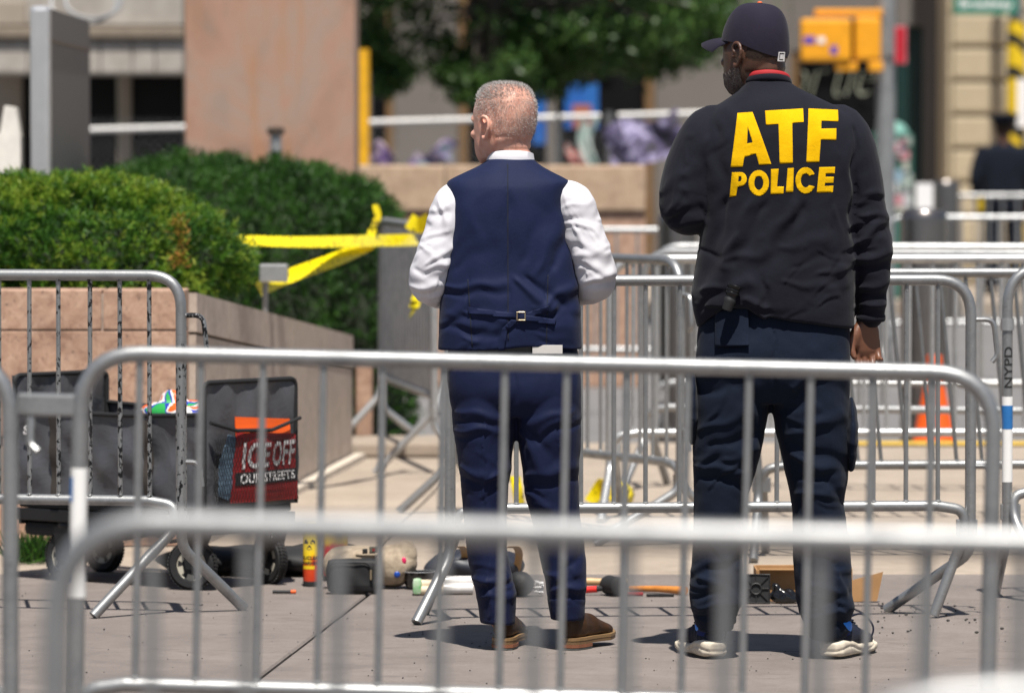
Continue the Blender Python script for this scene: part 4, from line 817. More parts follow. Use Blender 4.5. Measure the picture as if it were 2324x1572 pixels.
F = [(ux(1035), vz(930), ux(1140), vz(945), .011, .008), (ux(1035), vz(950), ux(1130), vz(965), .010, -.009), (ux(1040), vz(975), ux(1150), vz(968), .012, .009), (ux(1040), vz(990), ux(1100), vz(985), .01, -.008), (ux(1290), vz(930), ux(1190), vz(960), .013, .009), (ux(1310), vz(960), ux(1185), vz(1000), .014, -.009), (ux(1180), vz(985), ux(1230), vz(1060), .013, .010), (ux(1200), vz(975), ux(1255), vz(1040), .013, -.008),
     (ux(1050), vz(1060), ux(1110), vz(1085), .012, .010), (ux(1110), vz(1085), ux(1155), vz(1060), .012, .010), (ux(1055), vz(1085), ux(1140), vz(1102), .012, -.009), (ux(1200), vz(1080), ux(1300), vz(1060), .014, .009), (ux(1200), vz(1105), ux(1310), vz(1085), .012, -.009), (ux(1195), vz(1120), ux(1240), vz(1150), .01, .008),
     (ux(1075), vz(1310), ux(1140), vz(1335), .012, .010), (ux(1090), vz(1340), ux(1168), vz(1320), .012, -.010), (ux(1085), vz(1355), ux(1160), vz(1350), .010, .009), (ux(1140), vz(1290), ux(1170), vz(1345), .012, .010), (ux(1240), vz(1300), ux(1300), vz(1330), .012, .008), (ux(1260), vz(1340), ux(1328), vz(1330), .011, .010), (ux(1250), vz(1352), ux(1325), vz(1350), .010, -.010), (ux(1280), vz(1290), ux(1325), vz(1250), .013, -.008),
     (ux(1098), vz(950), ux(1112), vz(1400), .004, .006), (ux(1265), vz(950), ux(1290), vz(1400), .004, .006), (ux(1168), vz(800), ux(1168), vz(930), .006, -.005)] + rfolds(31, 3, ux(1045), ux(1160), vz(1130), vz(930), 12, 18, .10, .009, .003) + rfolds(32, 4, ux(1185), ux(1315), vz(1150), vz(930), -14, 22, .10, .009, .003) + rfolds(33, 6, ux(1070), ux(1165), vz(1400), vz(1270), 8, 26, .07, .008, .004) + rfolds(34, 6, ux(1235), ux(1330), vz(1395), vz(1250), -10, 26, .07, .008, .004)
V = fold(V, N, F, .6); setV(mm, V); N = normals(mm); V = V + N * (.0005 * wavy(V, 26, 45))[:, None]; setV(mm, V); tr1 = obj('trousers', sm(mm), 'navy', A1)
obj('belt', MB().lathe([(.9, vz(800)), (1.0, vz(799)), (1.0, vz(776)), (.9, vz(775))], 40, Matrix.Translation((ux(1163), -.003, 0)) @ Matrix.Diagonal((.190, .117, 1, 1))), 'btape2', A1, 1)
obj('folded_paper', MB().bbox((ux(1208), -.1245, vz(800)), (ux(1276), -.1205, vz(780)), .001), mat('cream_paper_note', (.5, .48, .46), .7), A1)
bmats = ['boot', 'welt', 'sole1', 'heel1', 'tread']
for (hu, hv, ph, ys) in ((1138, 0, rad(9), -.045), (1287, 0, rad(27), -.045)):
    up, T = shoe(A1, 'boot', (ux(hu), ys, 0), ph, .285, .098, .125, bmats)
    sb = MB()
    for s in (1, -1): pass
    ring = [T @ Vector((.045 * math.cos(w), .062 + .060 * math.sin(w), .118 + .010 * math.sin(w))) for w in np.linspace(0, 2 * PI, 30)]
    0 and obj('ankle_strap', MB().tube(ring, .007, 6, False, (1.0, .5)), 'boot', up, 1)
# ---------------------------------------------------------------- man in the dark long-sleeved shirt
M['skin2'] = skin('dark_skin', (.072, .030, .0165), (.045, .018, .011), (.105, .046, .026), .42, .5, (.15, .060, .032)); M['tee'] = fabric('faded_navy_jersey', (.0086, .0088, .0150), .85, 1300, .18, .45, .35); M['cargo'] = fabric('navy_ripstop', (.0046, .0085, .0200), .8, 1300, .15, .3, .35)
M['cap'] = fabric('navy_cap_wool', (.017, .014, .026), .85, 900, .15, .4, .3); M['yellow'] = NT('cracked_yellow_print')
t = M['yellow']; f = t.noise(14, 4, .6); c = t.ramp(f, [(.3, (.62, .345, .0)), (.7, (.70, .41, .003))]); g = t.noise(120, 5, .75); t.col(t.mix(t.ramp(g, [(.60, 0.0), (.70, .7)]), c, (.36, .20, .01))); t.set(.85, 0, .1); t.bump(t.noise(50, 5, .7), .45, .004); M['yellow'] = t.m
M['red'] = mat('red_cotton', (.35, .01, .015), .8); M['shoe2'] = fabric('navy_mesh', (.012, .015, .03), .7); M['foam'] = mat('cream_foam', (.60, .54, .44), .6, c2=(.42, .36, .28), scale=30); M['blackrub'] = mat('black_rubber', (.012, .012, .013), .6, bump=.2); M['bluestrap'] = mat('bright_blue_strap', (.005, .19, .72), .5); M['sock'] = fabric('navy_sock', (.02, .03, .11))
u2, v2_ = 1770, 1495; s2_ = 752.0
A2 = empty('person', G(u2, v2_ - 4), 'tall man in dark shirt with yellow back lettering and navy cap, seen from behind', 'person')
ux = lambda u: (u - u2) / s2_
vz = lambda v: (v2_ - v) / s2_
HT2 = Matrix.Translation((ux(1716), .06, vz(210))) @ Matrix.Rotation(rad(48), 4, 'Z') @ Matrix.Rotation(rad(-3), 4, 'X')
K2 = 1.07
b = MB(); head_geo(b, HT2, .6, K2, 1.06)
limb(b, [(ux(1738), .03, vz(250)), (ux(1736), .035, vz(200)), (ux(1732), .045, vz(150)), (ux(1728), .05, vz(110))], [(.098, .082), (.070, .070), (.066, .070), (.066, .072)], 24)
torso(b, [(.88, -.20, .18, -.11, .11), (1.1, -.22, .20, -.11, .14), (1.35, -.22, .21, -.11, .13), (1.5, -.21, .20, -.10, .12), (1.62, -.15, .12, -.05, .09), (1.70, -.09, .05, -.02, .07)], 32, 40)
limb(b, [(-.21, .0, vz(310)), (ux(1568), 0, vz(390)), (ux(1556), -.01, vz(478)), (ux(1580), .12, vz(470)), (ux(1610), .24, vz(440))], [.07, .062, .05, .045, .033], 16)
hand_geo(b, Matrix.Translation((ux(1612), .25, vz(437))) @ Matrix.Rotation(rad(110), 4, 'X') @ Matrix.Rotation(-PI / 2, 4, 'Z'), 1, .9, 1.05)
limb(b, [(.19, .0, vz(310)), (ux(1945), 0, vz(400)), (ux(1968), 0, vz(510)), (ux(1974), .01, vz(620)), (ux(1968), .02, vz(712))], [.07, .062, .052, .045, .030], 16)
hand_geo(b, Matrix.Translation((ux(1966), .018, vz(725))) @ Matrix.Rotation(rad(-3), 4, 'Y') @ Matrix.Rotation(rad(188), 4, 'Z') @ Matrix.Rotation(rad(-6), 4, 'X'), 1, .95, 1.12)
for (hp, kn, an, ft) in (((-.11, 0, .95), (ux(1640), 0, .52), (ux(1622), .01, .10), (ux(1600), .16, .05)), ((.11, 0, .95), (ux(1862), 0, .52), (ux(1884), .01, .10), (ux(1930), .15, .05))):
    limb(b, [hp, ((hp[0] + kn[0]) / 2, 0, .74), kn, (kn[0] * .5 + an[0] * .5, 0, .30), an, ft], [.09, .08, .06, .05, .030, .022], 18)
mm, V = remesh(b, .0036, 4, .45); Hi = np.array(HT2.inverted()); h = V @ Hi[:3, :3].T + Hi[:3, 3]; h = h / K2; N = normals(mm)
for s in (-1, 1):
    e = np.exp(-(((h[:, 0] - s * .032) / .014) ** 2 + ((h[:, 2] - .116) / .009) ** 2)) * (h[:, 1] > .06); V = V - N * (.009 * e)[:, None]
sq = 1 - .07 * sstep(.112, .15, h[:, 2]) * (V[:, 2] > vz(212)); cxy = np.array(HT2.translation[:2]); V[:, :2] = cxy + (V[:, :2] - cxy) * sq[:, None]
nk = (h[:, 1] < -.02) & (h[:, 2] < .1)
V = V - N * (nk * (np.exp(-((h[:, 2] - .052) / .006) ** 2) + .8 * np.exp(-((h[:, 2] - .020) / .006) ** 2)) * .0045)[:, None]; setV(mm, V); N = normals(mm); at = mm.attributes.new('palm', 'FLOAT', 'POINT'); at.data.foreach_set('value', (sstep(vz(725), vz(745), V[:, 2]) * (V[:, 0] > ux(1915)) * (V[:, 2] > vz(900)) * sstep(.25, -.25, N[:, 1]) * .85).astype(np.float32)); body2 = obj('body', sm(mm), 'skin2', A2)
# grey stubble beard
lm = .004 * wavy(h, 8, 70); bd = (h[:, 2] < .072 + lm - np.clip((h[:, 1] - .03) * .35, 0, .02)) & (h[:, 2] > -.008) & (h[:, 1] > -.004 + lm + np.clip((.03 - h[:, 2]) * .3, 0, .03)) & (np.abs(h[:, 0]) > .028 - (h[:, 2] < .03) * .05) & (np.abs(h[:, 0]) < .0775)
t = NT('grey_stubble'); f = t.noise(380, 4, .75); t.col(t.ramp(f, [(.42, (.035, .016, .01)), (.62, (.21, .18, .165))])); t.set(.8, 0, .25); t.bump(f, .4, .003); M['beard'] = t.m
obj('beard', patch(mm, bd, .002 + .0012 * wavy(V, 5, 300), 'beard'), 'beard', A2)
hs = (h[:, 2] > .09 + np.clip((h[:, 1] + .05) * .4, 0, .3)) & (h[:, 1] < .01) & (h[:, 2] < .16) & ~((np.abs(h[:, 0]) > .078) & (h[:, 2] < .145))
t = NT('shaved_hair'); f = t.noise(320, 3, .7); t.col(t.ramp(f, [(.4, (.016, .010, .008)), (.7, (.05, .03, .022))])); t.set(.8, 0, .2); M['hair2'] = t.m
obj('hair', patch(mm, hs, .0015, 'hair'), 'hair2', A2)
for s in (-1, 1): obj('eye', MB().ell(HT2 @ Vector((s * .034, .078, .124)), (.012, .012, .012), 12, 8), 'skin2' if False else mat('eye_white2', (.5, .46, .43), .2), A2, 1)
# cap
CT = HT2 @ Matrix.Translation((0, -.004, .136 * K2)) @ Matrix.Rotation(rad(8), 4, 'X')
cp = empty('cap_tmp', (0, 0, 0), None, None); bpy.data.objects.remove(cp)
Vv = []; n, mrow = 48, 20
for i in range(mrow + 1):
    a = (i / mrow) * PI / 2
    for j in range(n):
        w = 2 * PI * j / n; d0 = Vector((math.sin(w), math.cos(w)))
        rx, ry = .0945, (.110 if d0.y < 0 else .110); prof = math.cos(a) ** .62; zz = .120 * math.sin(a) ** 1.12
        seam = -.0012 * math.exp(-((((w + PI / 6 * 0) % (PI / 3)) - PI / 6) / .03) ** 2)
        back = -.036 * max(0, -d0.y) ** 1.3 * (1 - math.sin(a)) ** 1.5
        Vv.append(CT @ Vector((d0.x * rx * prof * (1 + seam / .09), d0.y * ry * prof * (1 + seam / .09) - .006 * math.sin(a), zz + back + .004)))
Fq = [(i * n + j, i * n + (j + 1) % n, (i + 1) * n + (j + 1) % n, (i + 1) * n + j) for i in range(mrow) for j in range(n)]
ins = len(Vv); cc = CT @ Vector((0, 0, .03))
Vv += [cc + (Vector(p) - cc) * .955 for p in Vv[:]]
Fq += [tuple(ins + k for k in reversed(f)) for f in Fq] + [(j, ins + j, ins + (j + 1) % n, (j + 1) % n) for j in range(n)]
cap = obj('cap', MB().add(Vv, Fq), 'cap', A2, 70)
br = MB(); Vv = []; n1, n2 = 26, 12
for i in range(n1):
    w = rad(-68 + 136 * i / (n1 - 1))
    for j in range(n2):
        q = j / (n2 - 1); xx = math.sin(w) * (.088 + .004 * q); yin = math.cos(w) * .104; yy = yin + q * (.086 * math.cos(w) ** .5 + .004); zz = .010 - .020 * q * q - .022 * abs(math.sin(w)) ** 2.2 * (.4 + .6 * q)
        Vv.append((xx, yy, zz))
top = [CT @ Vector(p) for p in Vv]; bot = [CT @ (Vector(p) - Vector((0, 0, .005))) for p in Vv]; kk = len(top); Fq = []
for i in range(n1 - 1):
    for j in range(n2 - 1): q = (i * n2 + j, (i + 1) * n2 + j, (i + 1) * n2 + j + 1, i * n2 + j + 1); Fq += [q, tuple(kk + r_ for r_ in reversed(q))]
per = [i * n2 for i in range(n1)] + [(n1 - 1) * n2 + j for j in range(1, n2)] + [i * n2 + n2 - 1 for i in range(n1 - 2, -1, -1)] + [j for j in range(n2 - 2, 0, -1)]
Fq += [(per[i], per[(i + 1) % len(per)], kk + per[(i + 1) % len(per)], kk + per[i]) for i in range(len(per))]
obj('brim', MB().add(top + bot, Fq), 'cap', cap, 60)
obj('button', MB().ell(CT @ Vector((0, -.006, .125)), (.008, .008, .005), 12, 6), mat('orange_button', (.55, .10, .03), .7), cap, 1)
for (w, a) in ((2.2, .9), (2.75, .62), (3.5, .9), (4.1, .9), (1.5, .9)):
    p = Vector((math.sin(w) * .0885 * math.cos(a) ** .62, math.cos(w) * .106 * math.cos(a) ** .62, .128 * math.sin(a) ** 1.12)); obj('eyelet', MB().ell(CT @ (p * 1.0), (.0028, .0028, .0028), 8, 5), mat('eyelet_thread', (.012, .01, .016), .8), cap, 1)
def on_cap(w, z): p = Vector((math.sin(w) * .0955, math.cos(w) * .1115, z)); return p
tb = MB(); wc = rad(180 + 4)
for (dw, dz, ww, hh) in ((-.125, 0, .02, .028), (.125, 0, .02, .028), (0, .0125, .26, .003), (0, -.0125, .26, .003), (-.05, 0, .05, .014), (.035, 0, .05, .014)):
    p = [CT @ (on_cap(wc + dw + sx * ww / 2, -.030 + dz + sz * hh / 2) * 1.0) for sx, sz in ((-1, -1), (1, -1), (1, 1), (-1, 1))]; nrm = (p[1] - p[0]).cross(p[3] - p[0]).normalized(); c0 = CT @ Vector((0, 0, 0)); nrm = nrm if nrm.dot(p[0] - c0) > 0 else -nrm
    tb.add([q + nrm * .0016 for q in p] + [q - nrm * .004 for q in p], [(0, 1, 2, 3), (7, 6, 5, 4), (0, 4, 5, 1), (1, 5, 6, 2), (2, 6, 7, 3), (3, 7, 4, 0)])
obj('embroidered_mark', tb, mat('white_thread', (.75, .73, .72), .7), cap)
# shirt
b = MB()
rows = [(742, 1582, 1938, -.150, .15), (700, 1571, 1938, -.158, .16), (650, 1568, 1939, -.162, .165), (600, 1577, 1940, -.162, .165), (540, 1586, 1941, -.160, .165), (480, 1590, 1944, -.158, .16), (400, 1585, 1950, -.158, .15), (330, 1580, 1952, -.152, .14), (285, 1588, 1940, -.138, .13), (252, 1612, 1912, -.118, .12), (228, 1645, 1868, -.094, .11), (208, 1672, 1824, -.066, .11), (192, 1688, 1797, -.046, .11), (184, 1692, 1790, -.040, .11)]
torso(b, [(vz(v), ux(a), ux(c), d, e) for v, a, c, d, e in rows], 60, 100, 2.5)
limb(b, [(ux(1622), .01, vz(292)), (ux(1596), 0, vz(325)), (ux(1568), -.005, vz(390)), (ux(1557), -.012, vz(440)), (ux(1556), -.012, vz(472)), (ux(1572), .06, vz(478)), (ux(1592), .15, vz(462)), (ux(1608), .23, vz(442))], [.080, (.084, .095), (.085, .092), (.084, .09), .080, .074, .062, .05], 26)
limb(b, [(ux(1896), .01, vz(290)), (ux(1922), 0, vz(325)), (ux(1944), 0, vz(400)), (ux(1958), 0, vz(480)), (ux(1972), .0, vz(555)), (ux(1977), .008, vz(625)), (ux(1977), .014, vz(680)), (ux(1976), .018, vz(718))], [.080, (.078, .095), (.074, .09), (.069, .08), (.070, .075), (.056, .066), (.046, .055), (.041, .046)], 26)
mm, V = remesh(b, .005, 5); N = normals(mm)
F = [(ux(1620), vz(300), ux(1640), vz(470), .022, -.010), (ux(1600), vz(330), ux(1618), vz(470), .020, .008), (ux(1936), vz(300), ux(1928), vz(540), .010, -.012), (ux(1918), vz(330), ux(1915), vz(560), .018, .006), (ux(1640), vz(470), ux(1590), vz(640), .020, -.012), (ux(1690), vz(470), ux(1610), vz(680), .024, .012), (ux(1720), vz(480), ux(1640), vz(640), .020, -.010), (ux(1790), vz(470), ux(1730), vz(560), .022, .010), (ux(1810), vz(480), ux(1745), vz(575), .02, -.011), (ux(1660), vz(540), ux(1640), vz(600), .014, .008),
     (ux(1590), vz(570), ux(1660), vz(590), .012, -.007), (ux(1650), vz(585), ux(1730), vz(575), .014, .008), (ux(1770), vz(560), ux(1870), vz(540), .018, .006), (ux(1800), vz(600), ux(1900), vz(570), .014, -.006), (ux(1850), vz(620), ux(1930), vz(600), .012, .007), (ux(1780), vz(640), ux(1880), vz(650), .012, .006), (ux(1600), vz(655), ux(1690), vz(640), .015, .010), (ux(1590), vz(690), ux(1640), vz(655), .015, -.010), (ux(1725), vz(640), ux(1735), vz(720), .013, -.009), (ux(1690), vz(680), ux(1730), vz(700), .012, .009), (ux(1890), vz(480), ux(1905), vz(640), .014, .006), (ux(1875), vz(520), ux(1880), vz(640), .014, -.005),
     (ux(1650), vz(250), ux(1690), vz(300), .02, .004), (ux(1940), vz(560), ux(2015), vz(520), .014, -.012), (ux(1945), vz(545), ux(2010), vz(500), .014, .010), (ux(1945), vz(590), ux(2015), vz(575), .014, .010), (ux(1945), vz(610), ux(2012), vz(600), .012, -.009), (ux(1950), vz(655), ux(2015), vz(640), .012, .008), (ux(1950), vz(672), ux(2012), vz(665), .01, -.008), (ux(1945), vz(695), ux(2012), vz(690), .009, .007), (ux(1500), vz(430), ux(1570), vz(380), .02, .007), (ux(1505), vz(500), ux(1585), vz(470), .014, -.010), (ux(1510), vz(520), ux(1585), vz(500), .012, .008)] + \
    rfolds(41, 10, ux(1590), ux(1930), vz(720), vz(520), 35, 32, .09, .009, .003) + rfolds(42, 10, ux(1640), ux(1900), vz(470), vz(270), 70, 22, .10, .016, .0022) + rfolds(43, 8, ux(1940), ux(2020), vz(700), vz(420), 10, 28, .06, .010, .005) + rfolds(44, 6, ux(1500), ux(1590), vz(530), vz(330), 55, 25, .08, .012, .005)
V = fold(V, N, F, .72); setV(mm, V); N = normals(mm); V = V + N * (.0008 * wavy(V, 46, 42))[:, None]
# hem: lifted on the left by the flashlight, ragged
low = np.clip((vz(690) - V[:, 2]) / .07, 0, 1) * (V[:, 0] < ux(1942)); hem = np.interp(V[:, 0], [ux(u) for u in (1578, 1605, 1640, 1690, 1728, 1740, 1800, 1930)], [vz(748), vz(722), vz(696), vz(698), vz(722), vz(716), vz(727), vz(746)]) - vz(742)
arm = V[:, 0] > ux(1943); V[:, 2] += np.where(arm, 0, hem * low * (N[:, 1] < .5)); setV(mm, V); sh2 = obj('shirt', sm(mm), 'tee', A2); bv2 = bvh_of(V, mm)
Z2 = Matrix.Identity(4)
q = lambda *p: [(ux(a), vz(c)) for a, c in p]
for ch, (bl, br_, tr_, tl), bold in (('A', ((1652, 379), (1758, 371), (1746, 256), (1646, 262)), .035), ('T', ((1724, 372), (1834, 366), (1838, 250), (1716, 256)), .035), ('F', ((1822, 372), (1893, 370), (1899, 249), (1826, 252)), .035)): pass
# letters drawn as heavy block polygons in the photograph's own (u, v)
def letter(name, loops, holes=()):
    from mathutils.geometry import tessellate_polygon
    polys = [[Vector((ux(a), 0, vz(c))) for a, c in lp_] for lp_ in [loops] + list(holes)]
    flat = [p for pl_ in polys for p in pl_]; tri = tessellate_polygon(polys); bm = bmesh.new(); vs = [bm.verts.new(p) for p in flat]
    for tt in tri:
        try: bm.faces.new([vs[i] for i in tt])
        except ValueError: pass
    grid_cut(bm, .006); project(bm, bv2, .0010); return obj('back_lettering', sm(bm_mesh(bm, name, .0003)), 'yellow', sh2)
z3 = lambda *p: [(1501.3 + a / 2.7706, c / 2.7706) for a, c in p]     # zoom-crop pixels -> photo pixels
letter('A', z3((418, 1052), (462, 714), (556, 708), (670, 1032), (594, 1038), (574, 966), (502, 990), (492, 1050)), [z3((520, 905), (524, 800), (554, 898))])
letter('T', z3((634, 700), (872, 686), (874, 770), (802, 778), (804, 1026), (722, 1030), (716, 782), (638, 790)))
letter('F', z3((906, 686), (1096, 694), (1094, 768), (986, 762), (984, 812), (1080, 810), (1078, 884), (980, 880), (970, 1020), (888, 1022)))
def arc(cx, cy, rx, ry, a0, a1, n=16): return [(cx + rx * math.cos(rad(a)), cy - ry * math.sin(rad(a))) for a in np.linspace(a0, a1, n)]
letter('P', z3((412, 1238), (426, 1084), *[(478 + 40 * math.cos(rad(a)), 1126 - 44 * math.sin(rad(a))) for a in np.linspace(80, -80, 12)], (462, 1174), (452, 1230)), [z3((464, 1142), (468, 1108), (482, 1108), (486, 1124), (480, 1140))])
letter('O', z3(*arc(592, 1150, 64, 80, 0, 345, 26)), [z3(*arc(592, 1150, 28, 44, 0, 340, 18))])
letter('L', z3((668, 1064), (716, 1062), (706, 1172), (748, 1172), (746, 1216), (666, 1220)))
letter('I', z3((772, 1058), (810, 1056), (806, 1206), (760, 1208)))
letter('C', z3(*(arc(884, 1134, 64, 82, 28, 332, 24) + arc(884, 1134, 30, 44, 318, 42, 18))))
letter('E', z3((970, 1052), (1070, 1050), (1068, 1090), (1010, 1092), (1010, 1112), (1062, 1112), (1060, 1148), (1006, 1150), (1004, 1170), (1060, 1168), (1056, 1208), (954, 1210)))
# collar rib and red undershirt
def ring_at(cx, cy, rx, ry, z, tilt, r, m, name, par):
    pts = [(cx + rx * math.cos(w), cy + ry * math.sin(w), z - tilt * math.sin(w)) for w in np.linspace(0, 2 * PI, 44)]; return obj(name, MB().tube(pts, r, 10, False, (1.3, .7)), m, par, 1)
ring_at(ux(1741), .035, .0675, .0735, vz(190), .020, .009, 'tee', 'collar', sh2); ring_at(ux(1740), .036, .0655, .071, vz(181), .020, .007, 'red', 'undershirt_collar', A2)
ring_at(ux(1976), .018, .038, .042, vz(722), .0, .010, 'tee', 'cuff', sh2)
# trousers
W2 = lambda a, c: ((ux(a) + ux(c)) / 2, (ux(c) - ux(a)) / 2)
hip = [(vz(690), ux(1590), ux(1925), -.125, .13), (vz(740), ux(1583), ux(1928), -.135, .13), (vz(800), ux(1578), ux(1928), -.150, .12), (vz(850), ux(1576), ux(1928), -.150, .11), (vz(890), ux(1578), ux(1928), -.125, .10), (vz(915), ux(1585), ux(1926), -.10, .08)]
mm, V = trousers(hip, [leg([(830, 1580, 1745, -.01, .12), (910, 1574, 1745, -.01, .122), (960, 1572, 1738, -.008, .115), (1010, 1570, 1728, -.005, .108), (1060, 1571, 1716, 0, .102), (1149, 1573, 1692, .0, .094), (1257, 1570, 1687, .0, .092), (1330, 1564, 1684, -.004, .096), (1366, 1564, 1682, -.004, .094), (1400, 1572, 1672, 0, .084), (1430, 1580, 1664, .005, .074)]),
                         leg([(830, 1748, 1922, -.01, .12), (910, 1750, 1926, -.01, .122), (960, 1756, 1932, -.008, .115), (1010, 1768, 1934, -.005, .108), (1060, 1778, 1930, 0, .104), (1149, 1796, 1917, .0, .096), (1257, 1799, 1930, .0, .094), (1330, 1804, 1934, -.004, .098), (1366, 1808, 1936, -.004, .096), (1410, 1824, 1934, 0, .086), (1448, 1838, 1926, .005, .075)])])
N = normals(mm)
F = [(ux(1750), vz(745), ux(1750), vz(910), .005, -.006), (ux(1600), vz(850), ux(1690), vz(790), .02, .009), (ux(1600), vz(890), ux(1710), vz(850), .018, -.009), (ux(1800), vz(870), ux(1900), vz(820), .018, .008), (ux(1780), vz(930), ux(1830), vz(890), .018, -.010), (ux(1790), vz(985), ux(1900), vz(935), .016, .009), (ux(1600), vz(970), ux(1700), vz(930), .016, .009), (ux(1610), vz(1010), ux(1710), vz(985), .014, -.010), (ux(1640), vz(1040), ux(1715), vz(1020), .014, .010), (ux(1590), vz(1055), ux(1690), vz(1070), .014, .010), (ux(1600), vz(1080), ux(1690), vz(1095), .013, -.010), (ux(1800), vz(1010), ux(1920), vz(1050), .016, -.010), (ux(1800), vz(1035), ux(1900), vz(1075), .014, .011), (ux(1820), vz(1085), ux(1915), vz(1070), .013, -.011), (ux(1810), vz(1120), ux(1905), vz(1110), .014, .009), (ux(1880), vz(1090), ux(1915), vz(1140), .016, -.010),
     (ux(1590), vz(1310), ux(1660), vz(1340), .014, .012), (ux(1580), vz(1350), ux(1660), vz(1330), .012, -.012), (ux(1590), vz(1375), ux(1675), vz(1360), .012, .012), (ux(1620), vz(1290), ux(1675), vz(1270), .014, -.010), (ux(1580), vz(1395), ux(1660), vz(1392), .010, -.010), (ux(1830), vz(1320), ux(1910), vz(1350), .014, .012), (ux(1840), vz(1370), ux(1930), vz(1345), .012, -.012), (ux(1850), vz(1395), ux(1930), vz(1380), .012, .012), (ux(1860), vz(1415), ux(1930), vz(1412), .010, -.011), (ux(1900), vz(1300), ux(1930), vz(1370), .014, .010)] + rfolds(51, 4, ux(1585), ux(1700), vz(1150), vz(900), 14, 28, .11, .010, .004) + rfolds(52, 4, ux(1800), ux(1920), vz(1150), vz(900), -14, 28, .11, .010, .004) + rfolds(53, 8, ux(1575), ux(1675), vz(1420), vz(1240), 8, 32, .08, .009, .005) + rfolds(54, 8, ux(1810), ux(1930), vz(1430), vz(1240), -8, 32, .08, .009, .005)
V = fold(V, N, F, .8); setV(mm, V); N = normals(mm); V = V + N * (.0006 * wavy(V, 56, 45))[:, None]; setV(mm, V); tr2 = obj('trousers', sm(mm), 'cargo', A2); bvt = bvh_of(V, mm)

for (cu, cv, sgn) in ((1569, 925, -1), (1931, 985, 1)):
    b = MB(); blob(b, (ux(cu), -.01, vz(cv)), (.020, .085, .115), mtx=Matrix.Rotation(0, 4, 'Z')); mm, Vp = remesh(b, .006, 2); Np = normals(mm); Vp = Vp + Np * (.002 * wavy(Vp, 61, 40))[:, None]; setV(mm, Vp); pk = obj('cargo_pocket', sm(mm), 'cargo', tr2)
    0 and obj('pocket_flap', MB().bbox((ux(cu) + sgn * .004 - .017, -.085, vz(cv - 84)), (ux(cu) + sgn * .004 + .017, .07, vz(cv - 48)), .008), 'cargo', pk, 1)
# back pocket with flashlight
strapc = lambda name, poly, off, th, m, par: (lambda bm: (project(bm, bvt, off), obj(name, sm(bm_mesh(bm, name, th)), m, par))[1])(poly_bm([(ux(a), vz(c)) for a, c in poly], .008))
strapc('back_pocket', [(1618, 706), (1688, 694), (1692, 700), (1694, 780), (1618, 784)], .012, .004, 'cargo', tr2)
fl = empty('flashlight', Vector(A2.location) + Vector((ux(1652), -.175, vz(672))), 'black flashlight sticking out of a back trouser pocket', 'flashlight')
ax = Vector((.32, -.04, 1)).normalized(); rot = ax.to_track_quat('Z', 'Y').to_euler()
f1 = obj('barrel', MB().lathe([(.011, -.04), (.0125, -.035), (.0125, -.02), (.0145, -.012), (.0145, -.004), (.0125, 0), (.0125, .004)], 20), 'blackrub', fl, 1); f1.rotation_euler = rot
f2 = obj('head', MB().lathe([(.0125, .004), (.0165, .012), (.0165, .017), (.0155, .019), (.0165, .021), (.0165, .026), (.0155, .028), (.0175, .031), (.0175, .038), (.014, .038), (.010, .033)], 20), mat('black_anodised', (.012, .012, .013), .3, .5), fl, 1); f2.rotation_euler = rot
f2.scale = f1.scale = (1.25, 1.25, 1.0)
f3 = obj('lens', MB().lathe([(.0138, .0335), (.0138, .0350), (.004, .0362)], 20), mat('lens_glass', (.45, .47, .5), .1, .5), fl, 1); f3.rotation_euler = rot; f3.scale = (1.25, 1.25, 1.0)
# shoes
for (hu, ph, ys, lab) in ((1622, rad(-14), -.055, None), (1882, rad(24), -.055, None)):
    up, T = shoe(A2, 'sneaker', (ux(hu), ys, 0), ph, .305, .108, .10, ['shoe2', 'foam', 'blackrub'], False)
    obj('sock', MB().tube([T @ Vector((0, .055, .07)), T @ Vector((0, .052, .10)), T @ Vector((0, .05, .15))], [.042, .040, .038], 20), 'sock', up, 1)
    ring = [T @ Vector((.043 * math.cos(w), .052 + .048 * math.sin(w), .098 - .012 * math.sin(w))) for w in np.linspace(0, 2 * PI, 30)]
    obj('heel_strap', MB().tube(ring, .011, 8, False, (1.3, .45)), 'bluestrap', up, 1)
    for k in range(4): obj('lace', MB().tube([T @ Vector((-.028 + .002 * k, .125 + .022 * k, .108 - .010 * k)), T @ Vector((0, .127 + .022 * k, .116 - .011 * k)), T @ Vector((.028 - .002 * k, .125 + .022 * k, .108 - .010 * k))], .003, 6), 'shoe2', up, 1)
    obj('lace', MB().tube(rounded([T @ Vector((0, .13, .112)), T @ Vector((.05, .15, .135)), T @ Vector((.085, .16, .085)), T @ Vector((.07, .15, .045))], .03, 5), .003, 6), 'shoe2', up, 1)
# ================================================================ WAGON
M['wfab'] = NT('grey_wagon_fabric'); t = M['wfab']; f = t.noise(6, 5, .6); t.col(t.ramp(f, [(.3, (.050, .051, .058)), (.7, (.080, .081, .090))])); t.set(.45, 0, .5); t.bump(t.noise(7, 5, .6, dist=1.2), .3, .02); t.bump(t.noise(500, 2), .15, .001); M['wfab'] = t.m
M['binding'] = mat('black_binding', (.008, .008, .009), .7); M['strapw'] = fabric('brown_webbing', (.045, .038, .034), .9, 500); M['blackmetal'] = mat('black_frame', (.012, .012, .013), .4, .2); M['tyre'] = mat('tyre_rubber', (.010, .010, .011), .75, bump=.2); M['rim'] = mat('cream_rim', (.42, .39, .32), .5, var=.06)
M['orange'] = mat('orange_plastic', (.80, .105, .008), .5, var=.08); M['redp'] = mat('red_print', (.26, .008, .010), .6, var=.2, scale=20); M['blkp'] = mat('black_print', (.012, .010, .011), .6); M['whtp'] = mat('white_print', (.62, .60, .60), .6, var=.1, scale=60)
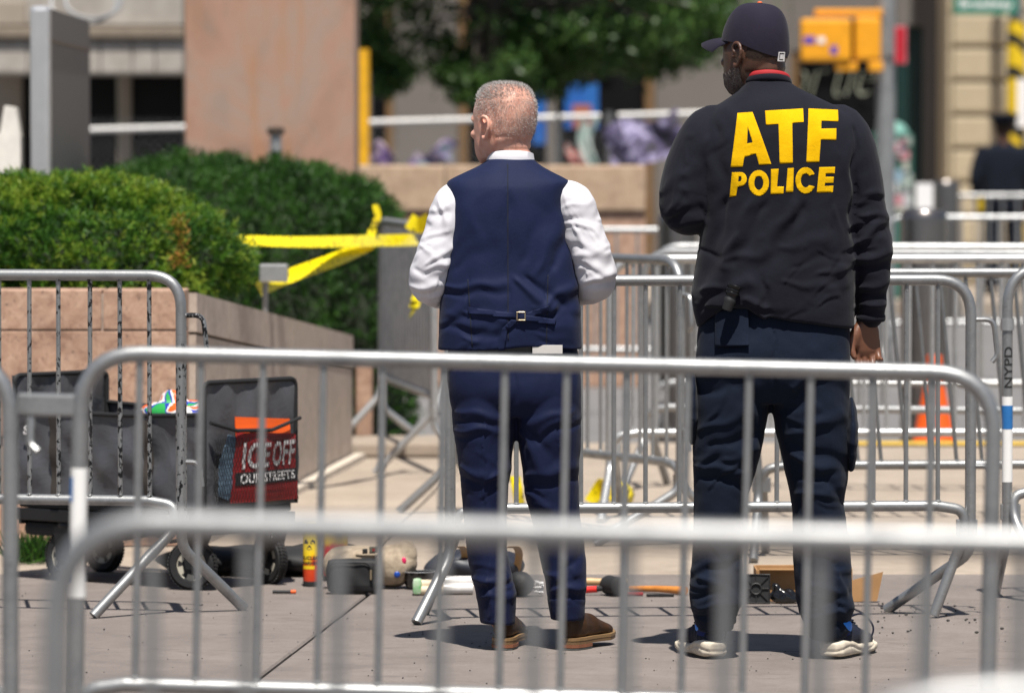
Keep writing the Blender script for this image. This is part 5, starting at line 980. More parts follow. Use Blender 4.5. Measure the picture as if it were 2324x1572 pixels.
WG = empty('folding_wagon', (-1.265, 20.09, 0), 'grey fabric folding wagon with black trim and a protest sign in its mesh pocket', 'wagon', rot=(0, 0, rad(-40)))
hx, hy, zb, zt, ze = .46, .235, .285, .612, .722
def sheet(name, fn, nu, nv, th, m, parent, smooth=60):
    """fn(a, b) -> point, a,b in 0..1 ; solid sheet of thickness th"""
    V = [Vector(fn(i / nu, j / nv)) for i in range(nu + 1) for j in range(nv + 1)]; n2 = nv + 1; idx = lambda i, j: i * n2 + j; N = []
    for i in range(nu + 1):
        for j in range(nv + 1):
            a = V[idx(min(i + 1, nu), j)] - V[idx(max(i - 1, 0), j)]; c = V[idx(i, min(j + 1, nv))] - V[idx(i, max(j - 1, 0))]; N.append(a.cross(c).normalized())
    k = len(V); VV = V + [p - n * th for p, n in zip(V, N)]; F = []
    for i in range(nu):
        for j in range(nv): q = (idx(i, j), idx(i + 1, j), idx(i + 1, j + 1), idx(i, j + 1)); F += [q, tuple(k + x for x in reversed(q))]
    per = [idx(i, 0) for i in range(nu + 1)] + [idx(nu, j) for j in range(1, nv + 1)] + [idx(i, nv) for i in range(nu - 1, -1, -1)] + [idx(0, j) for j in range(nv - 1, 0, -1)]
    F += [(per[i], k + per[i], k + per[(i + 1) % len(per)], per[(i + 1) % len(per)]) for i in range(len(per))]
    return obj(name, MB().add(VV, F), m, parent, smooth)
def wav(a, b, s): return .010 * math.sin(9 * a + 3 * b + s) * math.sin(3.1 * b + .3) + .006 * math.sin(17 * a - 7 * b + 2 * s) + .004 * math.sin(31 * a + 12 * b + s)
sag = lambda a: -.014 * math.sin(PI * a)
sheet('side_panel', lambda a, b: (-hx + 2 * hx * a, -hy - wav(a, b, 1) * math.sin(PI * b) * 1.3, zb + (zt + sag(a) - zb) * b), 40, 16, .006, 'wfab', WG)
sheet('side_panel', lambda a, b: (-hx + 2 * hx * a, hy + wav(a, b, 4), zb + (zt + sag(a) - zb) * b), 30, 10, .006, 'wfab', WG)
ep = sheet('end_panel', lambda a, b: (hx + wav(a, b, 2) * .8, -hy + 2 * hy * a, zb + (ze - zb) * b), 24, 20, .008, 'wfab', WG); sheet('end_panel', lambda a, b: (-hx + wav(a, b, 6), -hy + 2 * hy * a, zb + (ze - zb) * b), 20, 16, .008, 'wfab', WG)
obj('floor_panel', MB().bbox((-hx + .01, -hy + .01, zb - .03), (hx - .01, hy - .01, zb), .006), 'binding', WG)
for sg in (-1, 1):
    obj('trim', MB().tube([(-hx + 2 * hx * i / 20, sg * hy - (.003 if sg < 0 else 0), zt + sag(i / 20)) for i in range(21)], .008, 8), 'binding', WG, 1)
    obj('trim', MB().tube(rounded([(sg * hx, -hy, zb), (sg * hx, -hy, ze), (sg * hx, hy, ze), (sg * hx, hy, zb)], .03), .009, 8), 'binding', WG, 1)
    obj('frame_rail', MB().bbox((-hx, sg * (hy - .01) - .01, zb - .075), (hx, sg * (hy - .01) + .01, zb - .032), .004), 'blackmetal', WG)
    obj('frame_rail', MB().bbox((sg * (hx - .012) - .01, -hy + .012, zb - .09), (sg * (hx - .012) + .01, hy - .012, zb - .034), .004), 'blackmetal', WG)
for x in (-.26, .20): 
    sheet('webbing_strap', lambda a, b, x=x: (x - .019 + .038 * a + .01 * (1 - b), -hy - .014 - wav((x + .019 * (2 * a - 1) + hx) / (2 * hx), b, 1) * math.sin(PI * b) * 1.3, zb + .004 + (zt - .03 - zb) * b * .995), 3, 14, .003, 'strapw', WG)
obj('drop_cloth', MB().bbox((-hx + .02, -hy + .02, zb - .13), (-.05, hy - .02, zb - .08), .02), 'binding', WG)
for k, x in enumerate((-.05, .18)): obj('brace_bar', MB().tube([(x, -hy + .02, zb - .09), (x + .10, -hy + .02, zb - .12), (x + .22, -hy + .03, zb - .10)], .007, 8), 'blackmetal', WG, 1)
def wheel(x, y, yaw, r=.086, w=.042):
    T = Matrix.Translation((x, y, r)) @ Matrix.Rotation(yaw, 4, 'Z') @ Matrix.Rotation(PI / 2, 4, 'X'); wh = obj('wheel', MB().lathe([(.62 * r, -w * .3), (.66 * r, -w * .46), (.9 * r, -w * .5), (.985 * r, -w * .32), (r, 0), (.985 * r, w * .32), (.9 * r, w * .5), (.66 * r, w * .46), (.62 * r, w * .3)], 40, T), 'tyre', WG, 1)
    tr_ = MB()
    for i in range(44):
        for sd in (-1, 1): a = 2 * PI * (i + .25 * sd) / 44; tr_.box((-.0045, -.010, 0), (.0045, .004, .0035), T @ Matrix.Rotation(a, 4, 'Z') @ Matrix.Translation((0, r - .001, 0)) @ Matrix.Rotation(PI / 2, 4, 'X') @ Matrix.Translation((0, 0, 0)) @ Matrix.Rotation(sd * .6, 4, 'Y') if False else T @ Matrix.Rotation(a, 4, 'Z') @ Matrix.Translation((0, r * .995, sd * w * .2)) @ Matrix.Rotation(sd * .5, 4, 'Y') @ Matrix.Rotation(-PI / 2, 4, 'X') )
    tag(obj('tyre_tread', tr_, 'tyre', wh), kind='stuff')
    rg = MB(); n = 40; prof = [(.60 * r, -w * .32), (.69 * r, -w * .40), (.70 * r, -w * .30), (.70 * r, w * .30), (.69 * r, w * .40), (.60 * r, w * .32)]
    V = [T @ Vector((q * math.cos(2 * PI * k / n), q * math.sin(2 * PI * k / n), z)) for k in range(n) for q, z in prof]; m_ = len(prof); rg.add(V, [(k * m_ + i, k * m_ + (i + 1) % m_, ((k + 1) % n) * m_ + (i + 1) % m_, ((k + 1) % n) * m_ + i) for k in range(n) for i in range(m_)]); rm = obj('rim', rg, 'rim', wh, 1)
    for i in range(6):
        a = 2 * PI * i / 6 + .3; Ts = T @ Matrix.Rotation(a, 4, 'Z'); obj('spoke', MB().add([Ts @ Vector(p) for p in ((.006, .010, -w * .22), (.62 * r, .024, -w * .36), (.62 * r, -.008, -w * .36), (.006, -.006, -w * .22), (.006, .010, w * .22), (.62 * r, .024, w * .36), (.62 * r, -.008, w * .36), (.006, -.006, w * .22))], [(0, 1, 2, 3), (7, 6, 5, 4), (0, 4, 5, 1), (1, 5, 6, 2), (2, 6, 7, 3), (3, 7, 4, 0)]), 'rim', wh)
    obj('rim_backing', MB().lathe([(.59 * r, -.003), (.59 * r, .003)], 30, T), 'tyre', wh); obj('hub', MB().lathe([(.012, -w * .5), (.012, w * .5)], 14, T), 'blackmetal', wh, 1)
    Ty = Matrix.Translation((x, y, 0)) @ Matrix.Rotation(yaw, 4, 'Z')
    for sd in (-1, 1): obj('fork', MB().prism([(-.016, r - .014), (.016, r - .014), (.05, zb - .115), (.06, zb - .092), (-.03, zb - .092), (-.03, zb - .115)], sd * (w * .5 + .008) - .003, sd * (w * .5 + .008) + .003, Ty), 'blackmetal', wh)
    obj('fork_crown', MB().lathe([(.05, zb - .094), (.052, zb - .088), (.045, zb - .076)], 20, Ty @ Matrix.Translation((.015, 0, 0)) @ Matrix.Diagonal((1, .7, 1, 1))), 'blackmetal', wh, 1)
wheel(.36, -.185, rad(22)); wheel(.385, .185, rad(-12)); wheel(-.25, -.19, 0); wheel(-.43, .19, 0)
# sign in the mesh pocket on the end panel (flat in the y-z plane of the wagon)
def onend(bm, xoff):
    for q in bm.verts: q.co = Vector((hx + .016 + xoff + .006 * math.sin(q.co.x * 22 + 1) + .003 * math.sin(q.co.z * 40), q.co.x, q.co.z))
    return bm
def endpiece(name, poly, xoff, m, parent):
    bm = onend(poly_bm(poly, .02), xoff); g = bmesh.ops.extrude_face_region(bm, geom=list(bm.faces))
    for e in g['geom']:
        if isinstance(e, bmesh.types.BMVert): e.co.x -= .003
    me = bpy.data.meshes.new(name); bm.to_mesh(me); bm.free(); return obj(name, me, m, parent)
y0, y1 = -.085, .215
ps = endpiece('protest_sign', [(y0 - .03, .30), (y1 + .01, .30), (y1, .53), (y0, .545)], .004, 'redp', WG)
endpiece('sign_panel', [(y0 - .006, .405), (y1 + .004, .41), (y1 + .005, .367), (y0 - .012, .36)], .0065, 'blkp', ps)
endpiece('orange_folder', [(y0, .53), (y1 - .02, .53), (y1 - .02, .582), (y0, .60)], .001, 'orange', WG)
endpiece('blue_bundle', [(y0 - .10, .33), (y0 - .035, .31), (y0 - .01, .44), (y0 - .006, .53), (y0 - .04, .54), (y0 - .085, .45)], .003, mat('pale_blue_denim', (.12, .19, .26), .8, c2=(.02, .04, .07), scale=40), WG)
for s_, quad in (('ICE', [(y0 + .022, .416), (y0 + .155, .42), (y0 + .162, .506), (y0 + .026, .51)]), ('OFF', [(y0 + .175, .42), (y1 - .006, .424), (y1 - .006, .512), (y0 + .178, .507)]), ('OUR STREETS', [(y0 + .008, .366), (y1 - .006, .374), (y1 - .006, .404), (y0 + .014, .401)])):
    bm = onend(text_bm(s_, quad, .022, .02, 1.06), .0088)
    me = bpy.data.meshes.new('sign_lettering'); bm.to_mesh(me); bm.free(); obj('sign_lettering', me, 'whtp', ps)
pm = MB()
for i in range(-8, 34):
    for sg in (1, -1):
        pts = []
        for k in range(9):
            z = .30 + .26 * k / 8; y = -.225 + i * .014 + sg * .10 * k / 8 + (0 if sg > 0 else .10)
            if -.225 < y < .226 and z < .548: pts.append((hx + .0275 + .006 * math.sin(y * 22 + 1) + .003 * math.sin(z * 40), y, z))
        if len(pts) > 2: pm.tube(pts, .0010, 3, False)
tag(obj('mesh_pocket', pm, 'binding', WG), kind='stuff'); obj('pocket_trim', MB().tube([(hx + .026, -.23, .585), (hx + .03, -.1, .553), (hx + .03, .08, .548), (hx + .028, .23, .585)], .007, 8), 'binding', WG, 1)
bm = text_bm('S', [(-.405, .515), (-.372, .515), (-.368, .548), (-.400, .548)], .03)
for q in bm.verts: q.co.y = -hy - .012
obj('logo_lettering', bm_mesh(bm, 'logo_lettering', .002), 'whtp', WG)
# things in and under the wagon
def soft(name, label, cat, ells, m, vox=.006, wob=.004, wf=40, seed=1, loc=(0, 0, 0), boxes=()):
    b = MB()
    for c, r, *rt in ells: b.ell((0, 0, 0), (1, 1, 1), 20, 12, Matrix.Translation(c) @ (Matrix.Rotation(rt[0], 4, rt[1]) if rt else Matrix()) @ Matrix.Diagonal((*r, 1)))
    for lo, hi, bv in boxes: b.bbox(lo, hi, bv)
    mm, V = remesh(b, vox, 3); N = normals(mm); V = V + N * (wob * wavy(V, seed, wf))[:, None]; V[:, 2] = np.maximum(V[:, 2], .003 - loc[2] if loc[2] > 0 else .003); setV(mm, V)
    o = obj(name, sm(mm), m, None, loc=loc); return tag(o, label, cat)
flag = NT('orange_white_blue_cloth'); f = flag.noise(5.2, 3, .4, dist=2.2); flag.col(flag.ramp(f, [(.36, (.72, .10, .006)), (.44, (.70, .68, .66)), (.52, (.012, .03, .30)), (.60, (.02, .30, .06))])); flag.n[-1].color_ramp.interpolation = 'CONSTANT' if hasattr(flag.n[-1], 'color_ramp') else None; flag.set(.5); M['flag'] = flag.m
for nd in flag.n:
    if nd.type == 'VALTORGB': nd.color_ramp.interpolation = 'CONSTANT'
c = Vector((-1.265, 20.09, 0)); rz = Matrix.Rotation(rad(-40), 3, 'Z')
W3 = lambda x, y, z: c + rz @ Vector((x, y, z))
o = soft('bunched_cloth', 'bunched orange white and blue cloth lying in the wagon', 'cloth', [((0, 0, 0), (.20, .11, .045)), ((.12, .02, .012), (.09, .09, .04)), ((-.05, 0, .03), (.05, .05, .05))], 'flag', .006, .006, 34, 3, loc=W3(.16, -.02, .60)); o.rotation_euler = (0, 0, rad(-40))
o = soft('black_duffel_bag', 'flat black duffel bag lying on the paving under the wagon', 'bag', [((0, 0, .05), (.42, .13, .055)), ((.2, .04, .06), (.2, .12, .05)), ((-.2, -.02, .05), (.2, .1, .05))], 'binding', .008, .006, 22, 4, loc=W3(.10, .48, 0)); o.rotation_euler = (0, 0, rad(-8))
# ================================================================ DEBRIS
def fit(u0, u1, v0, v1, d): return X(u0, d), X(u1, d), Z(v1, d), Z(v0, d)
def can(u0, u1, vb, vt, label, hot):
    g = G((u0 + u1) / 2, vb); r = (X(u1, g.y) - X(u0, g.y)) / 2; h = Z(vt, g.y); g.y += r; k = empty('firework_canister', g, label, 'canister', 'printed firework canisters beside the wagon')
    m = NT('printed_canister_%d' % hot); f = m.noise(18, 4, .6); sep = m.n.new('ShaderNodeSeparateXYZ'); m.L(m.pos, sep.inputs[0]); mr = m.n.new('ShaderNodeMapRange'); m.L(sep.outputs[2], mr.inputs[0]); mr.inputs[1].default_value = 0; mr.inputs[2].default_value = h
    ad = m.n.new('ShaderNodeMath'); ad.operation = 'MULTIPLY_ADD'; m.L(f, ad.inputs[0]); ad.inputs[1].default_value = .5; m.L(mr.outputs[0], ad.inputs[2])
    m.col(m.ramp(ad.outputs[0], [(.15, (.55, .02, .012)), (.45, (.62, .06, .01)), (.62, (.62, .045, .01)), (.72, (.80, .55, .01)), (1.0, (.82, .62, .03))] if not hot else [(.2, (.45, .01, .012)), (.6, (.60, .03, .02)), (.85, (.50, .012, .02)), (1, (.75, .5, .03))])); m.set(.35)
    bo = obj('body', MB().lathe([(r * .97, .016), (r, .02), (r, h - .004), (r * .96, h)], 28), m.m, k, 1); obj('base', MB().lathe([(r * .9, 0), (r * 1.02, .002), (r * 1.02, .016), (r * .9, .018)], 28), 'blackrub', k, 1)
    return k, r, h
def wrap_text(k, s, r, z0, z1, a0, a1, m, bold=.03):
    bm = text_bm(s, [(a0, z0), (a1, z0), (a1, z1), (a0, z1)], bold, .12)
    for q in bm.verts: a = q.co.x; q.co = Vector((math.sin(a) * (r + .0008), -math.cos(a) * (r + .0008), q.co.z))
    obj('print_lettering', bm_mesh(bm, 'print_lettering'), m, k)
k, r, h = can(687, 727, 1330, 1188, 'yellow and red printed firework canister with black lettering', 0)
wrap_text(k, 'NUCLEAR', r, .094, .106, -1.35, 1.2, 'blackink'); wrap_text(k, 'WARHEAD', r, .076, .088, -1.35, 1.2, 'blackink'); obj('print_oval', MB().add([(math.sin(a_) * (r + .0006), -math.cos(a_) * (r + .0006), z) for a_ in np.linspace(-1.2, .4, 8) for z in (.060, .072)], [(i * 2, i * 2 + 2, i * 2 + 3, i * 2 + 1) for i in range(7)]), mat('yellow_print', (.8, .55, .01), .4), k)
tri = MB()
for w in (PI / 2, PI / 2 + 2 * PI / 3, PI / 2 + 4 * PI / 3):
    P_ = [(.006, -.5), (.021, -.5), (.0225, 0), (.021, .5), (.006, .5)]; V = []
    for rr, da in P_: x_, z_ = rr * math.cos(w + PI + da), rr * math.sin(w + PI + da); a_ = x_ / r - .25; V.append((math.sin(a_) * (r + .0008), -math.cos(a_) * (r + .0008), .150 + z_))
    tri.add(V, [tuple(range(5))])
obj('print_symbol', tri, 'blackink', k)
can(731, 788, 1318, 1196, 'red printed firework canister behind the canvas hat', 1)
g = G(830, 1338); 
M['canvas'] = mat('desert_camo_canvas', (.42, .34, .25), .9, c2=(.22, .17, .12), scale=26, bump=.3, bscale=90)
hat = soft('canvas_hat', 'crumpled beige camouflage canvas hat with badges and pins', 'hat', [((-.04, 0, .080), (.125, .08, .070)), ((.08, .0, .080), (.085, .07, .078)), ((.125, .0, .12), (.04, .05, .045))], 'canvas', .005, .004, 40, 7, loc=(g.x + .01, g.y + .09, 0))
def bit(name, lo, hi, m, par, bev=.003, ry=0): o = obj(name, MB().bbox(lo, hi, bev), m, par); o.rotation_euler = (0, ry, 0); return o
bit('badge', (.002, -.072, .128), (.034, -.055, .150), mat('olive_badge', (.10, .10, .07), .6), hat); bit('badge_print', (.012, -.0745, .134), (.024, -.0723, .145), 'redp', hat); bit('badge', (-.022, -.075, .126), (-.004, -.058, .142), 'blackmetal', hat); bit('badge_strip', (-.045, -.076, .118), (.036, -.064, .1245), 'canvas', hat)
obj('pin', MB().ell((.122, -.055, .098), (.0085, .006, .014)), mat('pink_pin', (.6, .02, .10), .3), hat, 1); obj('pin', MB().ell((.098, -.066, .052), (.011, .006, .012)), mat('blue_pin', (.01, .06, .35), .3), hat, 1)
pg = G(800, 1348); pouch = soft('black_pouch', 'black zipped fabric pouch in front of the canvas hat', 'pouch', [], 'binding', .005, .002, 40, 8, loc=(pg.x, pg.y, 0), boxes=[((-.092, .0, .0), (.092, .075, .122), .03)])
obj('zip', MB().tube(rounded([(-.085, -.004, .085), (-.07, -.004, .108), (.05, -.004, .108), (.066, -.004, .085), (.068, -.004, .04)], .02), .0028, 6), 'blackmetal', pouch, 1); obj('zip_pull', MB().bbox((.060, -.010, .05), (.067, -.005, .085), .002), 'brass', pouch)
g = G(950, 1338); bw = empty('metal_bowl', (g.x, g.y + .06, 0), 'shiny black metal bowl left of the white packets', 'bowl'); obj('shell', MB().lathe([(.02, .0), (.042, .004), (.052, .02), (.055, .058), (.058, .060), (.055, .0605), (.050, .02), (.03, .008)], 30), mat('black_enamel', (.01, .008, .008), .15, spec=.8), bw, 1); obj('rim', MB().tube([(.0575 * math.cos(w), .0575 * math.sin(w), .060) for w in np.linspace(0, 2 * PI, 30)], .0015, 6), 'silver', bw, 1)
def packet(u, v, L, r, lab, caps, m, rot=0):
    g = G(u, v); e = empty('paper_packet', (g.x, g.y + r, 0), lab, 'packet', rot=(0, 0, rot))
    for i in range(3): obj('roll', MB().tube([(-L / 2, 0 + (i - 1) * r * 1.4, r if i != 1 else r * 2.2), (L / 2, (i - 1) * r * 1.4, r if i != 1 else r * 2.2)], r, 12), m, e, 1)
    if caps: obj('wrapper_end', MB().bbox((-L / 2 - .004, -r * 2.6, .002), (-L / 2 + .028, r * 2.6, r * 3.4), .012), mat('green_wrapper', (.10, .32, .10), .4, c2=(.5, .55, .45), scale=30), e, 1)
packet(972, 1349, .10, .016, 'bundle of cream rolls with green wrapper ends', True, mat('cream_paper', (.55, .46, .33), .6)); packet(1036, 1347, .11, .019, 'white plastic wrapped packet beside the waistcoat man', False, mat('clear_plastic', (.62, .60, .58), .25, var=.15, scale=30), .05)
g = G(1075, 1326); bp = soft('backpack', 'dark backpack with tan straps lying behind the waistcoat man', 'backpack', [((0, 0, .06), (.17, .11, .065)), ((-.1, 0, .045), (.09, .1, .05))], mat('dark_blue_nylon', (.015, .018, .028), .5), .006, .004, 30, 9, loc=(g.x + .01, g.y + .12, 0))
for x in (-.06, .01, .13): obj('strap', MB().strip([(x + .02 * math.sin(a * 2), -.118 + .10 * (1 - math.sin(a)), .012 + .125 * math.sin(a)) for a in np.linspace(0, PI * .6, 10)], [(.014, 0, 0)] * 10, .002), mat('tan_webbing', (.32, .18, .07), .8), bp)
g = G(1184, 1355); soft('round_pouch', 'small rounded black pouch between the waistcoat man\'s feet', 'pouch', [((0, 0, .042), (.043, .05, .043)), ((-.01, .0, .05), (.035, .045, .036))], 'binding', .004, .002, 50, 10, loc=(g.x, g.y + .05, 0))
g = G(1222, 1352); rp = MB()
rp.tube([(.012 * math.sin(a * 1.3) + .006 * math.sin(a * 4), .012 * math.cos(a), .008 + .040 * a / 18) for a in np.linspace(0, 18, 80)], .0045, 7); o = obj('white_rope', rp, 'paper', None, 1, loc=(g.x, g.y + .02, 0)); tag(o, 'small coil of white rope beside the round black pouch', 'rope')
M['wood'] = mat('pale_ash_wood', (.52, .34, .17), .5, c2=(.42, .25, .11), scale=30); M['wood2'] = mat('orange_varnished_wood', (.55, .22, .045), .35, c2=(.42, .15, .03), scale=25)
g = G(1392, 1352); ml = empty('rubber_mallet', (g.x, g.y + .035, 0), 'rubber mallet with black head and red and black handle', 'mallet')
hd = Matrix.Translation((0, 0, .0335)) @ Matrix.Rotation(rad(24), 4, 'Z') @ Matrix.Rotation(PI / 2, 4, 'X'); obj('head', MB().lathe([(.024, -.05), (.030, -.047), (.0335, -.035), (.0325, 0), (.0335, .035), (.030, .047), (.024, .05)], 28, hd), 'tyre', ml, 1); obj('handle', MB().tube([(-.02, .01, .026), (-.055, .02, .02)], .0095, 12), 'blackrub', ml, 1); obj('grip', MB().tube([(-.055, .02, .02), (-.12, .035, .014)], .0115, 12), mat('red_grip', (.62, .02, .015), .4), ml, 1)
def stick(u0, v0, u1, v1, r0, r1, name, lab, m, dy=0):
    a, b_ = G(u0, v0), G(u1, v1); a.z, b_.z = r0, r1; a.y += dy; b_.y += dy; e = obj(name, MB().tube([Vector((0, 0, r0)), (b_ - a) * .5 + Vector((0, 0, r0 * .5 + r1 * .5 - .0)), Vector((b_.x - a.x, b_.y - a.y, r1))], [r0, (r0 + r1) / 2 * .95, r1], 14), m, None, 1, loc=(a.x, a.y, 0)); return tag(e, lab, 'handle')
stick(1322, 1330, 1424, 1330, .013, .011, 'wooden_handle', 'pale wooden tool handle lying behind the mallet head', 'wood', .07); stick(1430, 1342, 1556, 1350, .0095, .0145, 'wooden_handle', 'orange varnished tool handle pointing at the dark trousers', 'wood2', .02)
g = G(1440, 1351); tag(obj('red_clip', MB().bbox((-.03, 0, 0), (.03, .02, .011), .004), 'redp', None, loc=(g.x, g.y, 0)), 'small red plastic clip near the orange handle', 'clip')
g = G(1500, 1353); tag(obj('knife', MB().bbox((-.05, 0, 0), (.045, .02, .008), .003), 'blackmetal', None, loc=(g.x, g.y, 0)), 'thin black knife lying under the orange handle', 'knife')
g = G(645, 1346); mk = empty('marker_pen', g, 'black marker pen with orange tip on the paving', 'pen', rot=(0, 0, rad(-6))); obj('barrel', MB().tube([(-.04, 0, .006), (.024, 0, .006)], .006, 10), 'blackrub', mk, 1); obj('tip', MB().tube([(.024, 0, .0065), (.041, 0, .0065)], .0065, 10), 'orange', mk, 1)
# cardboard box, black plate, plastic bag
M['card'] = mat('cardboard', (.36, .20, .085), .85, c2=(.29, .155, .062), scale=10); g = G(1762, 1364); cb = empty('cardboard_box', (g.x, g.y, 0), 'torn brown cardboard box behind the dark trousers', 'box')
x0, x1 = X(1722, g.y) - g.x, X(1935, g.y) - g.x
obj('wall', MB().bbox((x0, .0, .0), (x1, .006, .107), .002), 'card', cb); obj('wall', MB().bbox((x0, .22, .0), (x1, .226, .107), .002), 'card', cb); obj('wall', MB().bbox((x0 - .006, 0, 0), (x0 - .001, .226, .107), .002), 'card', cb); obj('wall', MB().bbox((x1 + .001, 0.05, 0), (x1 + .006, .226, .107), .002), 'card', cb); obj('floor', MB().bbox((x0, .007, 0), (x1, .219, .005), .001), 'card', cb)
f = obj('flap', MB().add([(x1, -.012, .0), (x1 + .085, -.03, .004), (x1 + .105, -.03, .103), (x1, -.008, .072), (x1, -.007, .0), (x1 + .085, -.025, .004), (x1 + .105, -.025, .103), (x1, -.003, .072)], [(0, 1, 2, 3), (7, 6, 5, 4), (0, 4, 5, 1), (1, 5, 6, 2), (2, 6, 7, 3), (3, 7, 4, 0)]), 'card', cb); obj('flap', MB().bbox((x0 + .005, -.03, .1075), (x1 - .06, .0, .1115), .001), 'card', cb)
g2 = G(1716, 1369); pt = empty('ribbed_plate', (g2.x, g2.y, 0), 'square black ribbed plastic plate standing against the cardboard box', 'plate'); pt.rotation_euler = (rad(-4), 0, 0); s = .046
obj('back', MB().bbox((-s, .006, 0), (s, .012, 2 * s + .008), .002), 'blackrub', pt); 
for a in range(8): w = a * PI / 4; obj('rib', MB().tube([(.018 * math.cos(w), .003, s + .004 + .018 * math.sin(w)), (s * .93 * math.cos(w) * (1.35 if a % 2 else 1), .003, s + .004 + s * .93 * math.sin(w) * (1.35 if a % 2 else 1))], .0022, 5), 'blackrub', pt)
obj('socket', MB().tube([(.018 * math.cos(w), .002, s + .004 + .018 * math.sin(w)) for w in np.linspace(0, 2 * PI, 24)], .003, 6), 'blackrub', pt, 1); obj('edge', MB().tube([(-s, .004, .002), (s, .004, .002), (s, .004, 2 * s + .006), (-s, .004, 2 * s + .006), (-s, .004, .002)], .003, 5), 'blackrub', pt)
g = G(1776, 1366); soft('plastic_bag', 'crumpled shiny black plastic bag against the cardboard box', 'bag', [((0, 0, .026), (.045, .03, .03)), ((-.018, 0, .042), (.022, .02, .026)), ((.03, 0, .016), (.03, .025, .018))], mat('black_polythene', (.008, .008, .009), .18, spec=.7), .004, .005, 70, 12, loc=(g.x, g.y - .02, 0))
# ================================================================ TAPE
M['tape'] = NT('yellow_tape'); t = M['tape']; f = t.noise(75, 2, .5, stretch=(1, 1, .35)); t.col(t.ramp(f, [(.36, (.10, .085, .01)), (.41, (.86, .70, .008))])); t.set(.25, 0, .6); M['tape'] = t.m
def ribbon(name, label, pts, hw, tw, m='tape'):
    Q = cr_interp(pts, 28); Q = [Vector(q) for q in Q]; W_ = []
    for i, p in enumerate(Q): a = tw[0] + (tw[1] - tw[0]) * i / 27; tt = (Q[min(i + 1, 27)] - Q[max(i - 1, 0)]).normalized(); up = (Vector((0, 0, 1)) - tt * tt.z).normalized() if abs(tt.z) < .9 else Vector((1, 0, 0)); sd = tt.cross(up); W_.append((up * math.cos(a) + sd * math.sin(a)) * hw)
    c0 = Q[0]; o = obj(name, MB().strip([q - c0 for q in Q], W_, .0006), m, None, 60, loc=c0); return tag(o, label, 'tape')
d = 25.4
ribbon('caution_tape', 'yellow tape stretched level from the bush to the end on barricade', [P(545, 545, d - 1.2), P(680, 549, d - .8), P(820, 547, d - .2), P(946, 544, d + .75)], .029, (-.75, -.4))
ribbon('caution_tape', 'yellow tape running up slantwise to the level tape', [P(586, 656, d - 1.0), P(660, 625, d - .7), P(770, 585, d - .4), P(840, 552, d)], .032, (-.5, -.7)); ribbon('caution_tape', 'loose yellow tape end standing up above the level tape', [P(836, 552, d), P(846, 520, d + .02), P(857, 492, d + .03), P(851, 464, d + .02)], .020, (.2, .9))
ribbon('caution_tape', 'short yellow tape tail beside the white left sleeve', [P(928, 500, 26.1), P(950, 512, 26.1), P(975, 500, 26.0)], .036, (0, .4)); ribbon('caution_tape', 'short yellow tape end hanging below the white left elbow', [P(946, 672, 26.1), P(940, 695, 26.08), P(930, 718, 26.1)], .026, (.3, .7))
ribbon('caution_tape', 'striped yellow tape hanging between the waistcoat man\'s legs', [P(1168, 1080, 22.6), P(1174, 1110, 22.6), P(1180, 1150, 22.62)], .022, (0, .3))
g = G(1395, 1152); ribbon('caution_tape', 'crumpled yellow tape lying on the pavement between the men', [g + Vector((-.10, 0, .02)), g + Vector((-.05, .02, .10)), g + Vector((-.01, -.02, .03)), g + Vector((.03, 0, .11)), g + Vector((.06, .02, .04)), g + Vector((-.02, .04, .06))], .035, (0, 3))
o = obj('utility_box', MB().bbox((X(588, 24.2), 24.2, Z(640, 24.2)), (X(651, 24.2), 24.32, Z(600, 24.2)), .006), 'galv_far'); tag(o, 'small white metal utility box sticking out of the bush', 'box'); 
tag(obj('utility_post', MB().tube([(X(600, 24.2), 24.26, .6), (X(600, 24.2), 24.26, Z(640, 24.2) - .002)], .012, 8), 'galv', o))
# ================================================================ STREET FURNITURE
g = Vector((X(2122, 29.95), 29.95, -.13)); cn = empty('traffic_cone', g, 'bright orange traffic cone in the street', 'cone'); h = Z(806, 29.95) + .13
obj('body', MB().lathe([(.125, .03), (.12, .04), (.045, h - .10), (.042, h), (.025, h + .002)], 28), 'orange', cn, 1); obj('base', MB().bbox((-.17, -.17, 0), (.17, .17, .03), .01), 'orange', cn); obj('collar', MB().lathe([(.112, .07), (.100, .15)], 28), mat('white_reflective', (.6, .58, .56), .5), cn, 1)
M['steel'] = mat('brushed_steel', (.22, .20, .19), .30, .9, var=.08)
for (u, dd, r, vt, lab, z0) in ((2097, 30.6, .125, 474, 'thick steel bollard in the street behind the barricades', -.13), (2147, 51, .125, 408, 'distant steel bollard beside the cream building', -.13), (1537, 30.6, .105, 480, 'steel bollard half hidden by the dark shirt', -.13)):
    ht = Z(vt, dd) - z0; o = obj('steel_bollard', MB().lathe([(r, 0), (r, ht - .06), (r * .97, ht - .03), (r * .85, ht - .008), (r * .5, ht)], 32), 'steel', None, 1, loc=(X(u, dd), dd, z0)); tag(o, lab, 'bollard', 'steel street bollards')
tag(obj('paper_notice', MB().bbox((X(2079, 50), 50, Z(474, 50)), (X(2118, 50), 50.02, Z(416, 50)), .003), 'paper'), 'white paper notice board beside the distant bollard', 'notice'); tag(obj('notice_post', MB().tube([(X(2098, 50), 50.04, -.13), (X(2098, 50), 50.04, Z(420, 50))], .02, 8), 'galv'), 'thin grey post behind the white paper notice', 'post')
DS = 46.0
sp = empty('signal_pole', (X(2010, DS), DS, -.13), 'grey street pole carrying yellow pedestrian signals', 'signal'); M['sigy'] = mat('signal_yellow', (.78, .33, .008), .45, var=.12, scale=10)
obj('pole', MB().tube([(0, 0, 0), (0, 0, 6)], .078, 20), mat('grey_pole', (.24, .245, .25), .5, .3), sp, 1)
